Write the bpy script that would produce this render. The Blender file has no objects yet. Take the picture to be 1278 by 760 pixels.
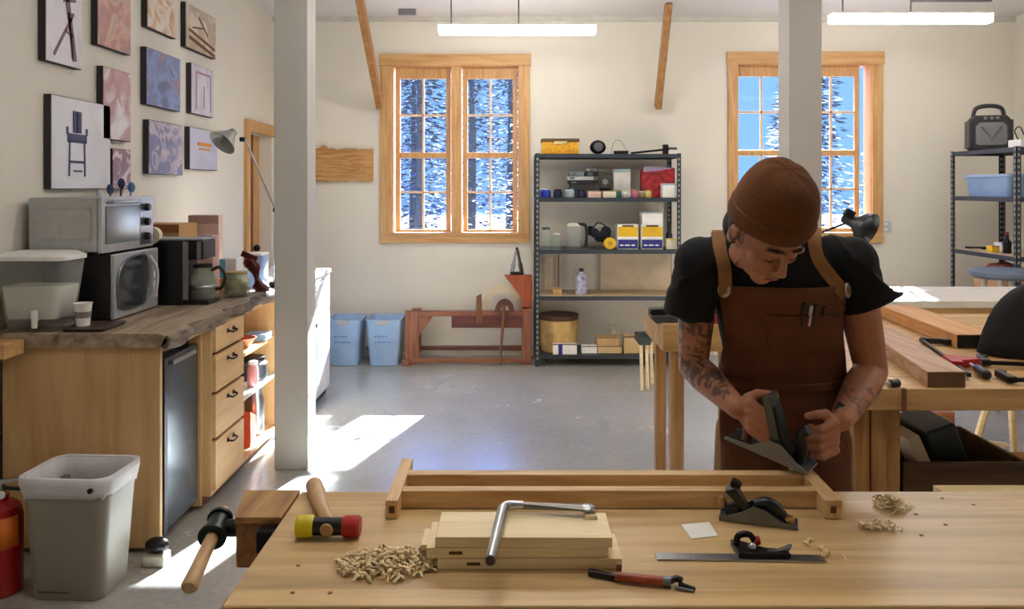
import bpy, bmesh, math, random
from mathutils import Vector, Matrix
C = bpy.context.scene
V = Vector
random.seed(7)
# ---------------------------------------------------------------- camera, world, sun, exposure
CAM_Z = 1.53
cam = bpy.data.cameras.new('camera'); camo = bpy.data.objects.new('camera', cam); C.collection.objects.link(camo)
camo.location = (0, 0, CAM_Z); camo.rotation_euler = (math.pi/2, 0, 0)
cam.sensor_width = 36; cam.lens = 28.17; cam.shift_x = -0.0008; cam.shift_y = -145/1278; cam.clip_end = 200
C.camera = camo
w = bpy.data.worlds.new('world'); C.world = w; w.use_nodes = True
nt = w.node_tree; nt.nodes.clear()
wo = nt.nodes.new('ShaderNodeOutputWorld'); bg = nt.nodes.new('ShaderNodeBackground')
tc = nt.nodes.new('ShaderNodeTexCoord'); sx = nt.nodes.new('ShaderNodeSeparateXYZ'); cr = nt.nodes.new('ShaderNodeValToRGB')
nt.links.new(tc.outputs['Generated'], sx.inputs[0]); nt.links.new(sx.outputs[2], cr.inputs[0])
cr.color_ramp.elements[0].color = (0.024, 0.048, 0.092, 1); cr.color_ramp.elements[0].position = .2
cr.color_ramp.elements[1].color = (0.13, 0.34, 1, 1); cr.color_ramp.elements[1].position = 0.42
nt.links.new(cr.outputs[0], bg.inputs[0]); bg.inputs[1].default_value = 9.0
nt.links.new(bg.outputs[0], wo.inputs[0])
sun = bpy.data.lights.new('sun', 'SUN'); suno = bpy.data.objects.new('sun', sun); C.collection.objects.link(suno)
sun.energy = 70; sun.angle = 0.012; sun.color = (1, .95, .86)
suno.rotation_euler = V((.29, 1.0, .586)).to_track_quat('Z', 'Y').to_euler(); suno.location = (3, 12, 8)
C.view_settings.view_transform = 'Standard'; C.view_settings.look = 'None'
C.view_settings.exposure = 0.6; C.view_settings.gamma = 1; C.view_settings.use_curve_mapping = False
TUBE = 17.0      # emission of the ceiling tubes

# ---------------------------------------------------------------- helpers
def P(px, py, D): return V(((px-640)*D/1000, D, CAM_Z-(py-235)*D/1000))
def G(px, py, z=0.0):
    D = (CAM_Z-z)*1000/(py-235); return V(((px-640)*D/1000, D, z))
def lin(c):
    c = c/255
    return c/12.92 if c <= .04045 else ((c+.055)/1.055)**2.4
def rgb(c): return (lin(c[0]), lin(c[1]), lin(c[2]), 1)
MATS = {}
def mat(name, col, rough=.5, metal=0, spec=.5, noise=None, bump=None, emit=None, sheen=0):
    if name in MATS: return MATS[name]
    m = bpy.data.materials.new(name); m.use_nodes = True; n = m.node_tree.nodes; l = m.node_tree.links
    b = n['Principled BSDF']; b.inputs['Base Color'].default_value = rgb(col); b.inputs['Roughness'].default_value = rough
    b.inputs['Metallic'].default_value = metal; b.inputs['Specular IOR Level'].default_value = spec
    if sheen: b.inputs['Sheen Weight'].default_value = sheen
    t = n.new('ShaderNodeTexCoord')
    if noise is None: noise = (9, .12)
    no = n.new('ShaderNodeTexNoise'); no.inputs['Scale'].default_value = noise[0]; no.inputs['Detail'].default_value = 5
    l.new(t.outputs['Object'], no.inputs['Vector'])
    mx = n.new('ShaderNodeMixRGB'); mx.blend_type = 'MULTIPLY'; mx.inputs[0].default_value = 1
    mr = n.new('ShaderNodeMapRange'); mr.inputs[1].default_value = .3; mr.inputs[2].default_value = .7
    mr.inputs[3].default_value = 1-noise[1]; mr.inputs[4].default_value = 1+noise[1]*.5
    l.new(no.outputs[0], mr.inputs[0]); mx.inputs[1].default_value = rgb(col); l.new(mr.outputs[0], mx.inputs[2])
    l.new(mx.outputs[0], b.inputs['Base Color'])
    if bump:
        n2 = n.new('ShaderNodeTexNoise'); n2.inputs['Scale'].default_value = bump[0]; n2.inputs['Detail'].default_value = 3
        l.new(t.outputs['Object'], n2.inputs['Vector'])
        bp = n.new('ShaderNodeBump'); bp.inputs['Strength'].default_value = bump[1]; bp.inputs['Distance'].default_value = .01
        l.new(n2.outputs[0], bp.inputs['Height']); l.new(bp.outputs[0], b.inputs['Normal'])
    if emit:
        b.inputs['Emission Color'].default_value = rgb(emit[0]); b.inputs['Emission Strength'].default_value = emit[1]
    MATS[name] = m; return m
def ramp(n, stops):
    r = n.new('ShaderNodeValToRGB'); e = r.color_ramp.elements
    while len(e) < len(stops): e.new(.5)
    for i, (p, c) in enumerate(stops): e[i].position = p; e[i].color = rgb(c)
    return r
def wood(name, c1, c2, axis='X', scale=1.0, rough=.45, planks=None, stretch=14):
    """c1 light, c2 dark grain running along axis; planks=(axis index, width) gives board to board tone changes"""
    if name in MATS: return MATS[name]
    m = bpy.data.materials.new(name); m.use_nodes = True; n = m.node_tree.nodes; l = m.node_tree.links
    b = n['Principled BSDF']; b.inputs['Roughness'].default_value = rough
    t = n.new('ShaderNodeTexCoord'); mp = n.new('ShaderNodeMapping')
    s = [stretch*scale]*3; s['XYZ'.index(axis)] = scale
    mp.inputs['Scale'].default_value = s; l.new(t.outputs['Object'], mp.inputs[0])
    no = n.new('ShaderNodeTexNoise'); no.inputs['Scale'].default_value = 2.2; no.inputs['Detail'].default_value = 6; no.inputs['Distortion'].default_value = .6
    l.new(mp.outputs[0], no.inputs[0])
    r = ramp(n, [(.3, c2), (.62, c1)]); l.new(no.outputs[0], r.inputs[0]); out = r.outputs[0]
    no2 = n.new('ShaderNodeTexNoise'); no2.inputs['Scale'].default_value = 14; no2.inputs['Detail'].default_value = 4
    l.new(mp.outputs[0], no2.inputs[0])
    mr = n.new('ShaderNodeMapRange'); mr.inputs[3].default_value = .86; mr.inputs[4].default_value = 1.08; l.new(no2.outputs[0], mr.inputs[0])
    mx = n.new('ShaderNodeMixRGB'); mx.blend_type = 'MULTIPLY'; mx.inputs[0].default_value = 1
    l.new(out, mx.inputs[1]); l.new(mr.outputs[0], mx.inputs[2]); out = mx.outputs[0]
    if planks:
        sp = n.new('ShaderNodeSeparateXYZ'); l.new(t.outputs['Object'], sp.inputs[0])
        dv = n.new('ShaderNodeMath'); dv.operation = 'DIVIDE'; dv.inputs[1].default_value = planks[1]; l.new(sp.outputs[planks[0]], dv.inputs[0])
        fl = n.new('ShaderNodeMath'); fl.operation = 'FLOOR'; l.new(dv.outputs[0], fl.inputs[0])
        wn = n.new('ShaderNodeTexWhiteNoise'); wn.noise_dimensions = '1D'; l.new(fl.outputs[0], wn.inputs['W'])
        m2 = n.new('ShaderNodeMapRange'); m2.inputs[3].default_value = .84; m2.inputs[4].default_value = 1.08; l.new(wn.outputs[0], m2.inputs[0])
        mx2 = n.new('ShaderNodeMixRGB'); mx2.blend_type = 'MULTIPLY'; mx2.inputs[0].default_value = 1
        l.new(out, mx2.inputs[1]); l.new(m2.outputs[0], mx2.inputs[2]); out = mx2.outputs[0]
    l.new(out, b.inputs['Base Color'])
    bp = n.new('ShaderNodeBump'); bp.inputs['Strength'].default_value = .12; bp.inputs['Distance'].default_value = .004
    l.new(no2.outputs[0], bp.inputs['Height']); l.new(bp.outputs[0], b.inputs['Normal'])
    MATS[name] = m; return m
def clear(name, col=(255, 255, 255), alpha=.2, rough=.05):
    """clear plastic or glass sheet: transparent body with a glossy surface"""
    if name in MATS: return MATS[name]
    m = bpy.data.materials.new(name); m.use_nodes = True; n = m.node_tree.nodes; l = m.node_tree.links; n.clear()
    o = n.new('ShaderNodeOutputMaterial'); tr = n.new('ShaderNodeBsdfTransparent'); tr.inputs[0].default_value = rgb(col)
    pr = n.new('ShaderNodeBsdfPrincipled'); pr.inputs['Base Color'].default_value = rgb(col); pr.inputs['Roughness'].default_value = rough
    fr = n.new('ShaderNodeLayerWeight'); pw = n.new('ShaderNodeMath'); pw.operation = 'POWER'; pw.inputs[1].default_value = 4; l.new(fr.outputs['Facing'], pw.inputs[0])
    ad = n.new('ShaderNodeMath'); ad.operation = 'MULTIPLY_ADD'; ad.inputs[1].default_value = .6; ad.inputs[2].default_value = alpha+.03; ad.use_clamp = True
    l.new(pw.outputs[0], ad.inputs[0]); mx = n.new('ShaderNodeMixShader'); l.new(ad.outputs[0], mx.inputs[0])
    l.new(tr.outputs[0], mx.inputs[1]); l.new(pr.outputs[0], mx.inputs[2]); l.new(mx.outputs[0], o.inputs[0])
    MATS[name] = m; return m

class MB:
    def __init__(s, T=None): s.vs = []; s.fs = []; s.mi = 0; s.ms = []; s.T = T or Matrix.Identity(4)
    def add(s, vs, fs):
        k = len(s.vs); s.vs += [s.T @ V(v) for v in vs]; s.fs += [[i+k for i in f] for f in fs]; s.ms += [s.mi]*len(fs); return s
    def m(s, i): s.mi = i; return s
    def box(s, x0, x1, y0, y1, z0, z1):
        return s.add([(x, y, z) for x in (x0, x1) for y in (y0, y1) for z in (z0, z1)],
                     [(0, 1, 3, 2), (4, 6, 7, 5), (0, 4, 5, 1), (2, 3, 7, 6), (0, 2, 6, 4), (1, 5, 7, 3)])
    def obox(s, c, size, R=None):
        R = R or Matrix.Identity(3); c = V(c); h = V(size)/2
        return s.add([c+R @ V((x*h.x, y*h.y, z*h.z)) for x in (-1, 1) for y in (-1, 1) for z in (-1, 1)],
                     [(0, 1, 3, 2), (4, 6, 7, 5), (0, 4, 5, 1), (2, 3, 7, 6), (0, 2, 6, 4), (1, 5, 7, 3)])
    def hexa(s, bot, top):     # two quads of four points
        n = len(bot)
        return s.add(list(bot)+list(top), [list(range(n))[::-1], list(range(n, 2*n))]+[(i, (i+1) % n, n+(i+1) % n, n+i) for i in range(n)])
    def prism(s, pts, ex):
        pts = [V(p) for p in pts]; return s.hexa(pts, [p+V(ex) for p in pts])
    def loft(s, rings, cap=True, closed=True):
        n = len(rings[0]); vs = [p for r in rings for p in r]; fs = []
        for k in range(len(rings)-1):
            for i in range(n if closed else n-1):
                j = (i+1) % n; fs.append((k*n+i, k*n+j, (k+1)*n+j, (k+1)*n+i))
        if cap and closed: fs += [list(range(n))[::-1], list(range((len(rings)-1)*n, len(rings)*n))]
        return s.add(vs, fs)
    def cyl(s, p0, p1, r0, r1=None, n=16): return s.tube([p0, p1], [r0, r0 if r1 is None else r1], n)
    def tube(s, pts, r, n=10, flat=None):
        pts = [V(p) for p in pts]; rr = r if isinstance(r, (list, tuple)) else [r]*len(pts)
        rings = []; u = None
        for i, p in enumerate(pts):
            d = (pts[min(i+1, len(pts)-1)]-pts[max(i-1, 0)]).normalized()
            if u is None: u = d.orthogonal().normalized()
            u = (u-d*u.dot(d)).normalized(); v = d.cross(u)
            rings.append([p+(u*math.cos(a)+v*math.sin(a))*rr[i] for a in [2*math.pi*k/n for k in range(n)]])
        return s.loft(rings)
    def ell(s, secs, n=20):    # elliptical sections: (center, u vector, v vector)
        return s.loft([[V(c)+V(u)*math.cos(a)+V(v)*math.sin(a) for a in [2*math.pi*k/n for k in range(n)]] for c, u, v in secs])
    def lathe(s, c, prof, n=24, R=None):
        R = R or Matrix.Identity(3); c = V(c)
        return s.loft([[c+R @ V((max(r, 1e-4)*math.cos(a), max(r, 1e-4)*math.sin(a), z)) for a in [2*math.pi*k/n for k in range(n)]] for r, z in prof])
    def sph(s, c, r, n=14, R=None):
        r = V((r, r, r)) if not hasattr(r, '__len__') else V(r); R = R or Matrix.Identity(3); c = V(c); rings = []
        for k in range(1, n): 
            t = math.pi*k/n; rings.append([c+R @ V((r.x*math.sin(t)*math.cos(a), r.y*math.sin(t)*math.sin(a), -r.z*math.cos(t))) for a in [2*math.pi*j/n for j in range(n)]])
        rings = [[c+R @ V((0, 0, -r.z))+(p-c)*.02 for p in rings[0]]]+rings+[[c+R @ V((0, 0, r.z))+(p-c)*.02 for p in rings[-1]]]
        return s.loft(rings)
    def quad(s, a, b, c, d): return s.add([a, b, c, d], [(0, 1, 2, 3)])
    def build(s, name, mats, parent=None, bevel=0, sharp=35, remesh=0, smooth=0, solid=0, sub=0, label=None, fix=True):
        me = bpy.data.meshes.new(name); me.from_pydata([tuple(v) for v in s.vs], [], s.fs)
        for m_ in (mats if isinstance(mats, (list, tuple)) else [mats]): me.materials.append(m_)
        me.polygons.foreach_set('material_index', s.ms)
        if fix:
            bm = bmesh.new(); bm.from_mesh(me); bmesh.ops.recalc_face_normals(bm, faces=bm.faces[:]); bm.to_mesh(me); bm.free()
        me.shade_smooth()
        if not remesh and sharp < 180: me.set_sharp_from_angle(angle=math.radians(sharp))
        o = bpy.data.objects.new(name, me); C.collection.objects.link(o)
        if parent:
            o.parent = parent; o.matrix_parent_inverse = Matrix.Translation(-world_loc(parent))
        if solid: q = o.modifiers.new('s', 'SOLIDIFY'); q.thickness = solid; q.offset = 0
        if remesh:
            q = o.modifiers.new('r', 'REMESH'); q.mode = 'VOXEL'; q.voxel_size = remesh; q.use_smooth_shade = True
        if smooth: q = o.modifiers.new('m', 'SMOOTH'); q.factor = .5; q.iterations = smooth
        if bevel: q = o.modifiers.new('b', 'BEVEL'); q.width = bevel; q.segments = 2; q.limit_method = 'ANGLE'; q.angle_limit = math.radians(40); q.harden_normals = True
        if sub: q = o.modifiers.new('u', 'SUBSURF'); q.levels = sub; q.render_levels = sub
        if label: o['label'] = label
        return o
def world_loc(o):
    v = V((0, 0, 0))
    while o: v += o.location; o = o.parent if o.type == 'EMPTY' and o.parent else None
    return v
def tag(o, label, cat, group=None, kind=None):
    o['label'] = label; o['category'] = cat
    if group: o['group'] = group
    if kind: o['kind'] = kind
    return o
def thing(name, label, cat, loc=(0, 0, 0), group=None):
    o = bpy.data.objects.new(name, None); C.collection.objects.link(o); o.location = loc; o.empty_display_size = .1
    return tag(o, label, cat, group)
def struct(name, mb, m_, **k):
    o = mb.build(name, m_, **k); o['kind'] = 'structure'; return o
def copy_tree(root, d, label=None):
    r = root.copy(); C.collection.objects.link(r); r.location = V(root.location)+V(d)
    if label: r['label'] = label
    for ch in list(root.children):
        c = ch.copy(); C.collection.objects.link(c); c.parent = r
        for g in list(ch.children):
            h = g.copy(); C.collection.objects.link(h); h.parent = c
    return r
def RZ(a): return Matrix.Rotation(math.radians(a), 4, 'Z')
def RX(a): return Matrix.Rotation(math.radians(a), 4, 'X')
def RY(a): return Matrix.Rotation(math.radians(a), 4, 'Y')
def TR(*v): return Matrix.Translation(V(v))
def bez(p, n=12):
    """Catmull-Rom curve through points"""
    p = [V(q) for q in p]; q = [p[0]*2-p[1]]+p+[p[-1]*2-p[-2]]; out = []
    for i in range(1, len(q)-2):
        for k in range(n):
            t = k/n; a, b, c, d = q[i-1:i+3]
            out.append(.5*((2*b)+(c-a)*t+(2*a-5*b+4*c-d)*t*t+(3*b-a-3*c+d)*t**3))
    return out+[p[-1]]

# ---------------------------------------------------------------- materials
M_wall = mat('wall_paint', (226, 220, 208), .75, noise=(1.5, .03), bump=(60, .05))
M_ceil = mat('ceiling_paint', (222, 222, 222), .8, noise=(1.2, .04))
M_pine = wood('clear_pine', (212, 168, 112), (190, 138, 84), 'Z', 1.2, .5)
M_pinex = wood('clear_pine_level', (212, 168, 112), (190, 138, 84), 'X', 1.2, .5)
M_colm = mat('column_paint', (190, 186, 180), .6, noise=(3, .05))
M_ply = wood('birch_ply', (216, 176, 124), (200, 156, 102), 'Z', .8, .5, stretch=8)
M_maple = wood('maple', (212, 170, 112), (178, 132, 78), 'X', .9, .42, planks=(1, .075))
M_bench = wood('bench_beech', (224, 190, 136), (196, 158, 106), 'X', .8, .33, planks=(1, .068))
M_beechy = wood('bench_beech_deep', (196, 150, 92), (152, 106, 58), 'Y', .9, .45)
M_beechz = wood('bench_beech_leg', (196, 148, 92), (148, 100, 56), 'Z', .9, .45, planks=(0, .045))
M_frame = wood('planed_maple', (228, 190, 138), (190, 148, 98), 'X', 1.4, .5)
M_framey = wood('planed_maple_deep', (232, 196, 144), (200, 158, 106), 'Y', 1.4, .5)
M_pale = wood('pale_ash', (252, 230, 184), (238, 208, 154), 'X', 1.3, .5)
M_brown = wood('brown_oak', (132, 84, 46), (96, 56, 28), 'Z', 1.2, .5)
M_walnut = wood('walnut_board', (190, 150, 118), (150, 112, 82), 'Y', 1.2, .5)
M_amber = wood('amber_board', (222, 164, 100), (190, 126, 66), 'Y', 1.2, .4)
M_red = wood('red_stained_wood', (150, 92, 66), (112, 62, 44), 'X', 1.2, .5)
M_redz = wood('red_stained_wood_leg', (158, 98, 70), (118, 66, 46), 'Z', 1.2, .5)
M_slab = wood('weathered_slab', (176, 156, 132), (104, 84, 66), 'Y', .9, .55, stretch=9)
M_black = mat('black_plastic', (16, 16, 18), .35)
M_iron = mat('black_iron', (26, 26, 30), .4, .6)
M_steel = mat('steel', (176, 178, 182), .3, 1, noise=(40, .1))
M_dsteel = mat('dull_steel', (120, 124, 130), .38, 1, noise=(30, .15))
M_white = mat('white_plastic', (238, 238, 236), .4)
M_paper = mat('paper_white', (246, 244, 238), .8)
M_card = mat('cardboard', (190, 146, 98), .8, noise=(30, .1))
M_rackm = mat('rack_steel', (62, 68, 76), .45, .5, noise=(20, .15))
M_glass = clear('window_glass', (240, 248, 255), .0, .02)
M_clear = clear('clear_plastic', (246, 247, 246), .05, .08)
M_jar = clear('jar_glass', (232, 238, 232), .12, .03)
M_brass = mat('brass', (200, 160, 80), .3, 1)
M_redp = mat('red_paint', (176, 24, 34), .4)
M_yel = mat('yellow_print', (232, 186, 24), .5)
M_blue = mat('blue_print', (34, 38, 128), .5)
M_navy = mat('navy_plastic', (22, 26, 60), .4)
# ---------------------------------------------------------------- room
XL, XR, YB, YF, ZC = -2.2, 4.6, 7.35, -2.2, 3.1
m_f = bpy.data.materials.new('polished_concrete'); m_f.use_nodes = True
n = m_f.node_tree.nodes; l = m_f.node_tree.links; b = n['Principled BSDF']; t = n.new('ShaderNodeTexCoord')
n1 = n.new('ShaderNodeTexNoise'); n1.inputs['Scale'].default_value = 1.1; n1.inputs['Detail'].default_value = 8; n1.inputs['Roughness'].default_value = .65
n2 = n.new('ShaderNodeTexNoise'); n2.inputs['Scale'].default_value = 30; n2.inputs['Detail'].default_value = 4
l.new(t.outputs['Object'], n1.inputs[0]); l.new(t.outputs['Object'], n2.inputs[0])
r1 = ramp(n, [(.2, (160, 159, 157)), (.55, (180, 178, 172)), (.8, (196, 188, 176))]); l.new(n1.outputs[0], r1.inputs[0])
mx = n.new('ShaderNodeMixRGB'); mx.blend_type = 'MULTIPLY'; mx.inputs[0].default_value = .35; l.new(r1.outputs[0], mx.inputs[1]); l.new(n2.outputs[0], mx.inputs[2])
l.new(mx.outputs[0], b.inputs['Base Color'])
mr = n.new('ShaderNodeMapRange'); mr.inputs[3].default_value = .2; mr.inputs[4].default_value = .32; l.new(n1.outputs[0], mr.inputs[0]); l.new(mr.outputs[0], b.inputs['Roughness'])
b.inputs['Specular IOR Level'].default_value = .8
struct('floor', MB().box(XL-.2, XR+.2, YF-.2, YB+.2, -.15, 0), m_f)
struct('ceiling', MB().box(XL-.2, XR+.2, YF-.2, YB+.2, ZC, ZC+.15), M_ceil)
def wx(px): return (px-640)*.00735
def wz(py): return CAM_Z-(py-235)*.00735
W1 = (488, 649, 81, 292); W2 = (919, 1089, 79, 292)
mb = MB(); Y0, Y1 = YB, YB+.16
xs = [XL-.2, wx(W1[0]), wx(W1[1]), wx(W2[0]), wx(W2[1]), XR+.2]
for i in (0, 2, 4): mb.box(xs[i], xs[i+1], Y0, Y1, 0, ZC)
for i, W in ((1, W1), (3, W2)): mb.box(xs[i], xs[i+1], Y0, Y1, 0, wz(W[3])); mb.box(xs[i], xs[i+1], Y0, Y1, wz(W[2]), ZC)
struct('wall_back', mb, M_wall)
struct('wall_right', MB().box(XR, XR+.2, YF, YB, 0, ZC), M_wall)
struct('wall_front', MB().box(XL-.2, XR+.2, YF-.2, YF, 0, ZC), M_wall)
DY0, DY1, DZ = 6.64, 7.3, 2.10
struct('wall_left', MB().box(XL-.2, XL, YF, DY0, 0, ZC).box(XL-.2, XL, DY1, YB, 0, ZC).box(XL-.2, XL, DY0, DY1, DZ-.1, ZC), M_wall)
# windows: casing, jambs, two sashes with muntins, panes
def window(i, O, glasses, W, top, bot, mids, meet):
    w_ = bpy.data.objects.new('window_%d' % i, None); C.collection.objects.link(w_); w_['kind'] = 'structure'
    w_.location = (wx((O[0]+O[1])/2), YB, wz(O[3]))
    ox0, ox1, oz1, oz0 = wx(O[0]), wx(O[1]), wz(O[2]), wz(O[3])
    c = MB(); ix0, ix1, iz1, iz0 = wx(W[0]), wx(W[1]), wz(W[2]), wz(W[3])
    c.box(ox0, ix0+.012, YB-.025, YB, oz0, oz1).box(ix1-.012, ox1, YB-.025, YB, oz0, oz1)
    c.build('window_casing', M_pine, w_, bevel=.003)
    c = MB().box(ox0-.01, ox1+.01, YB-.032, YB, iz1-.012, oz1).box(ox0, ox1, YB-.03, YB, oz0, iz0+.005)
    c.box(ix0, ix1, YB-.045, YB+.1, iz0-.01, iz0+.015)
    c.build('window_head', M_pinex, w_, bevel=.003)
    mx_ = wx((glasses[0][1]+glasses[1][0])/2)
    c = MB().box(ix0, ix0+.018, YB, YB+.15, iz0, iz1).box(ix1-.018, ix1, YB, YB+.15, iz0, iz1).box(ix0, ix1, YB, YB+.15, iz1-.018, iz1)
    c.box(mx_-.045, mx_+.045, YB-.012, YB+.14, iz0, iz1)
    c.build('window_jamb', M_pine, w_, bevel=.002)
    for g in glasses:
        x0, x1 = wx(g[0]), wx(g[1]); s = MB(); y0, y1 = YB+.07, YB+.11
        s.box(x0-.042, x0, y0, y1, iz0, iz1-.018).box(x1, x1+.042, y0, y1, iz0, iz1-.018)
        s.box(x0, x1, y0, y1, wz(top), iz1-.018).box(x0, x1, y0, y1, iz0, wz(bot)).box(x0, x1, y0-.012, y1, wz(meet[1]), wz(meet[0]))
        s.build('window_sash', M_pine, w_, bevel=.003)
        s = MB(); xm = (x0+x1)/2
        s.box(xm-.009, xm+.009, y0+.008, y1-.006, wz(bot), wz(top))
        for my in mids: s.box(x0, x1, y0+.008, y1-.006, wz(my)-.009, wz(my)+.009)
        s.build('window_muntin', mat('muntin_paint', (226, 190, 150), .5), w_)
        MB().box(x0-.005, x1+.005, y0+.018, y0+.022, wz(bot)-.005, wz(top)+.005).build('window_glass', M_glass, w_)
window(1, (475, 661, 68, 303), ((498, 556), (583, 640)), W1, 97, 287, (143, 240), (190, 197))
window(2, (908, 1101, 65, 303), ((924, 983), (1012, 1071)), W2, 94, 285, (139, 236), (187, 194))
# left wall door
d = bpy.data.objects.new('door_1', None); C.collection.objects.link(d); d['kind'] = 'structure'; d.location = (XL, 7.0, 0)
mb = MB().box(XL, XL+.03, DY0-.09, DY0, 0, DZ-.1).box(XL, XL+.03, DY0-.09, YB, DZ-.1, DZ)
mb.build('door_casing', M_pine, d, bevel=.003)
MB().box(XL-.16, XL-.11, DY0, DY1, 0.01, DZ-.1).build('door_panel', M_pine, d)
MB().box(XL-.109, XL-.08, 7.0, 7.04, 0.01, DZ-.1).build('door_stile', M_brown, d)
MB().sph((XL-.075, 7.12, 1.0), .03).build('door_knob', M_iron, d)
struct('baseboard_back', MB().box(XL, XR, YB-.015, YB, 0, .09), mat('baseboard_paint', (214, 206, 192), .6), bevel=.002)
struct('baseboard_left', MB().box(XL, XL+.015, YF, DY0-.09, 0, .09), MATS['baseboard_paint'], bevel=.002)
struct('trim_1', MB().box(XL, XR, YB-.03, YB, ZC-.04, ZC), mat('cove', (206, 202, 194), .7))
# outside: ground and trees
m_s = mat('snowy_ground', (50, 68, 98), .8, noise=(.6, .3))
g = MB().box(-40, 60, YB+.3, 60, -.6, -.45); struct('ground_outside', g, m_s)
m_lf = mat('tree_foliage', (26, 44, 72), .8, noise=(3, .6)); m_tr = mat('tree_bark', (78, 70, 66), .9)
rt = random.Random(3)
def tree(x, y, h, r, lab):
    t = thing('tree', lab, 'tree', (x, y, -.45), 'trees outside the windows')
    MB().tube([(x, y, -.45), (x+.05, y, h*.5), (x, y, h-.3)], [.13, .09, .02], 8).build('trunk', m_tr, t)
    f = MB()
    for k in range(2600):
        z = -.1+(h-.1)*rt.random()**.9; rr = r*(1-.75*(z+.1)/(h+.2))*(.15+.85*rt.random()**.7); a = rt.random()*6.283
        c = V((x+rr*math.cos(a), y+rr*math.sin(a), z-rr*.25)); s = .05+.07*rt.random()
        u = V((math.cos(a), math.sin(a), -.4+.5*rt.random()))*s; v = V((-math.sin(a), math.cos(a), .5*(rt.random()-.5)))*s*.6
        f.add([c-v, c+u*1.3, c+v, c-u*.6], [(0, 1, 2, 3)])
    f.build('foliage', m_lf, t, fix=False)
for k, y in enumerate((17, 19.9, 22.8)):
    for i in range(8):
        x = -7.5+i*2.75+k*.95
        tree(x, y, 5.0+.5*k+rt.uniform(-.4, .5), 1.35, 'blue-green evergreen tree in the snow outside the windows')
# posts
def column(x0, x1, y0, y1, lab):
    t = thing('column', lab, 'column', ((x0+x1)/2, (y0+y1)/2, 0), 'white structural columns')
    MB().box(x0, x1, y0, y1, 0, ZC).build('shaft', M_colm, t, bevel=.006)
    return t
column(-1.296, -1.114, 4.35, 4.53, 'square white-painted post in front of the slab-topped cabinets')
column(1.50, 1.68, 4.35, 4.53, 'square white-painted post rising behind the person in the cap')
# knee braces from the back wall up to the ceiling
def brace(bx, by, tx, lab, r=.055):
    p0 = P(bx, by, YB-.06); D = abs(p0.x)/abs(tx-640)*1000; D = D if D < 7 else 6.8
    p1 = P(tx, 0, D); d = (p1-p0).normalized(); e = p0+d*((ZC-.0-p0.z)/d.z)
    s = V((r/2, 0, 0)); q = d.cross(V((1, 0, 0))).normalized()*.045
    o = MB().hexa([p0-s-q, p0+s-q, p0+s+q, p0-s+q], [e-s-q, e+s-q, e+s+q, e-s+q]).build('ceiling_brace', wood('brace_wood', (188, 136, 78), (150, 100, 52), 'Z', 1.2, .5))
    tag(o, lab, 'brace', 'wooden knee braces at the ceiling')
brace(474, 132, 449, 'wooden diagonal brace ending at the top left corner of the first window')
brace(821, 134, 835, 'wooden diagonal brace above the right end of the middle shelf rack')
# tube lights
m_tube = mat('tube_lens', (255, 255, 255), .4, emit=((255, 248, 238), TUBE)); m_cable = mat('grey_cable', (120, 120, 124), .5, .3)
def tube_light(x0, x1, y, z, lab):
    t = thing('tube_light', lab, 'ceiling light', ((x0+x1)/2, y, z), 'suspended tube lights')
    MB().box(x0, x1, y-.05, y+.05, z+.05, z+.062).build('housing', M_white, t, bevel=.003)
    MB().box(x0+.004, x1-.004, y-.047, y+.047, z-.015, z+.05).build('lens', m_tube, t, bevel=.012)
    for x in (x0+.1, x1-.1*6 if x1-x0 > 1 else x1-.1): MB().cyl((x, y, z+.06), (x, y, ZC), .006, n=6).build('cable', m_cable, t)
    return t
tube_light(-.577, .645, 6.2, 2.735, 'glowing tube light hanging above the left window and middle rack')
tube_light(2.37, 3.58, 6.0, 2.78, 'glowing tube light hanging near the right corner, above the radio')
for x in (-.577, 2.37):  # extra tubes out of view, added to brighten the room and benches
    for y in (3.9, 1.9):
        tube_light(x, x+1.22, y, 2.74, 'added unseen tube light over the %s %s of the room' % ('left' if x < 0 else 'right', 'middle' if y > 3 else 'front bench end'))
tag(MB().box(3.3, 3.95, 6.6, 6.63, ZC-.03, ZC-.005).build('conduit', m_cable), 'thin grey conduit run on the ceiling in the right corner', 'conduit')
tag(MB().box(-1.0, -.85, 7.0, 7.04, ZC-.05, ZC-.0).build('ceiling_bracket', m_cable), 'small grey bracket on the ceiling beside the left brace', 'bracket')
# wall items at the back
mb = MB(); n_ = 14; a = wx(388); b_ = wx(466); z0 = wz(226); z1 = wz(186); rr = random.Random(5)
top = [(a+(b_-a)*i/n_, z1+rr.uniform(-.008, .008)+(.03 if i == 3 else 0)) for i in range(n_+1)]
bot = [(b_-(b_-a)*i/n_, z0+rr.uniform(-.008, .008)) for i in range(n_+1)]
t = thing('wooden_sign', 'live-edge wooden plank sign with faint carving on the back wall', 'sign', (wx(427), YB-.04, z0))
mb.prism([(x, YB-.035, z) for x, z in top+bot], (0, .033, 0)).build('plank', wood('sign_wood', (206, 158, 100), (160, 108, 58), 'X', 2, .6), t)
mb = MB(); rr = random.Random(9)
for r_ in range(3):
    x = a+.26
    while x < b_-.1:
        w_ = rr.uniform(.015, .04); zz = z1-.1-.045*r_; mb.tube([(x, YB-.036, zz), (x+w_*.5, YB-.036, zz+rr.uniform(-.012, .014)), (x+w_, YB-.036, zz)], .003, 5); x += w_+.012
mb.build('carved_lettering', mat('carving_dark', (150, 94, 50), .7), t)
t = thing('wall_outlet', 'small pale outlet plate on the back wall beside the desk lamp', 'outlet', P(1105, 283, YB))
MB().box(wx(1098), wx(1112), YB-.008, YB, wz(290), wz(276)).build('cover_plate', mat('plate_grey', (190, 196, 200), .5), t, bevel=.003)
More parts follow.
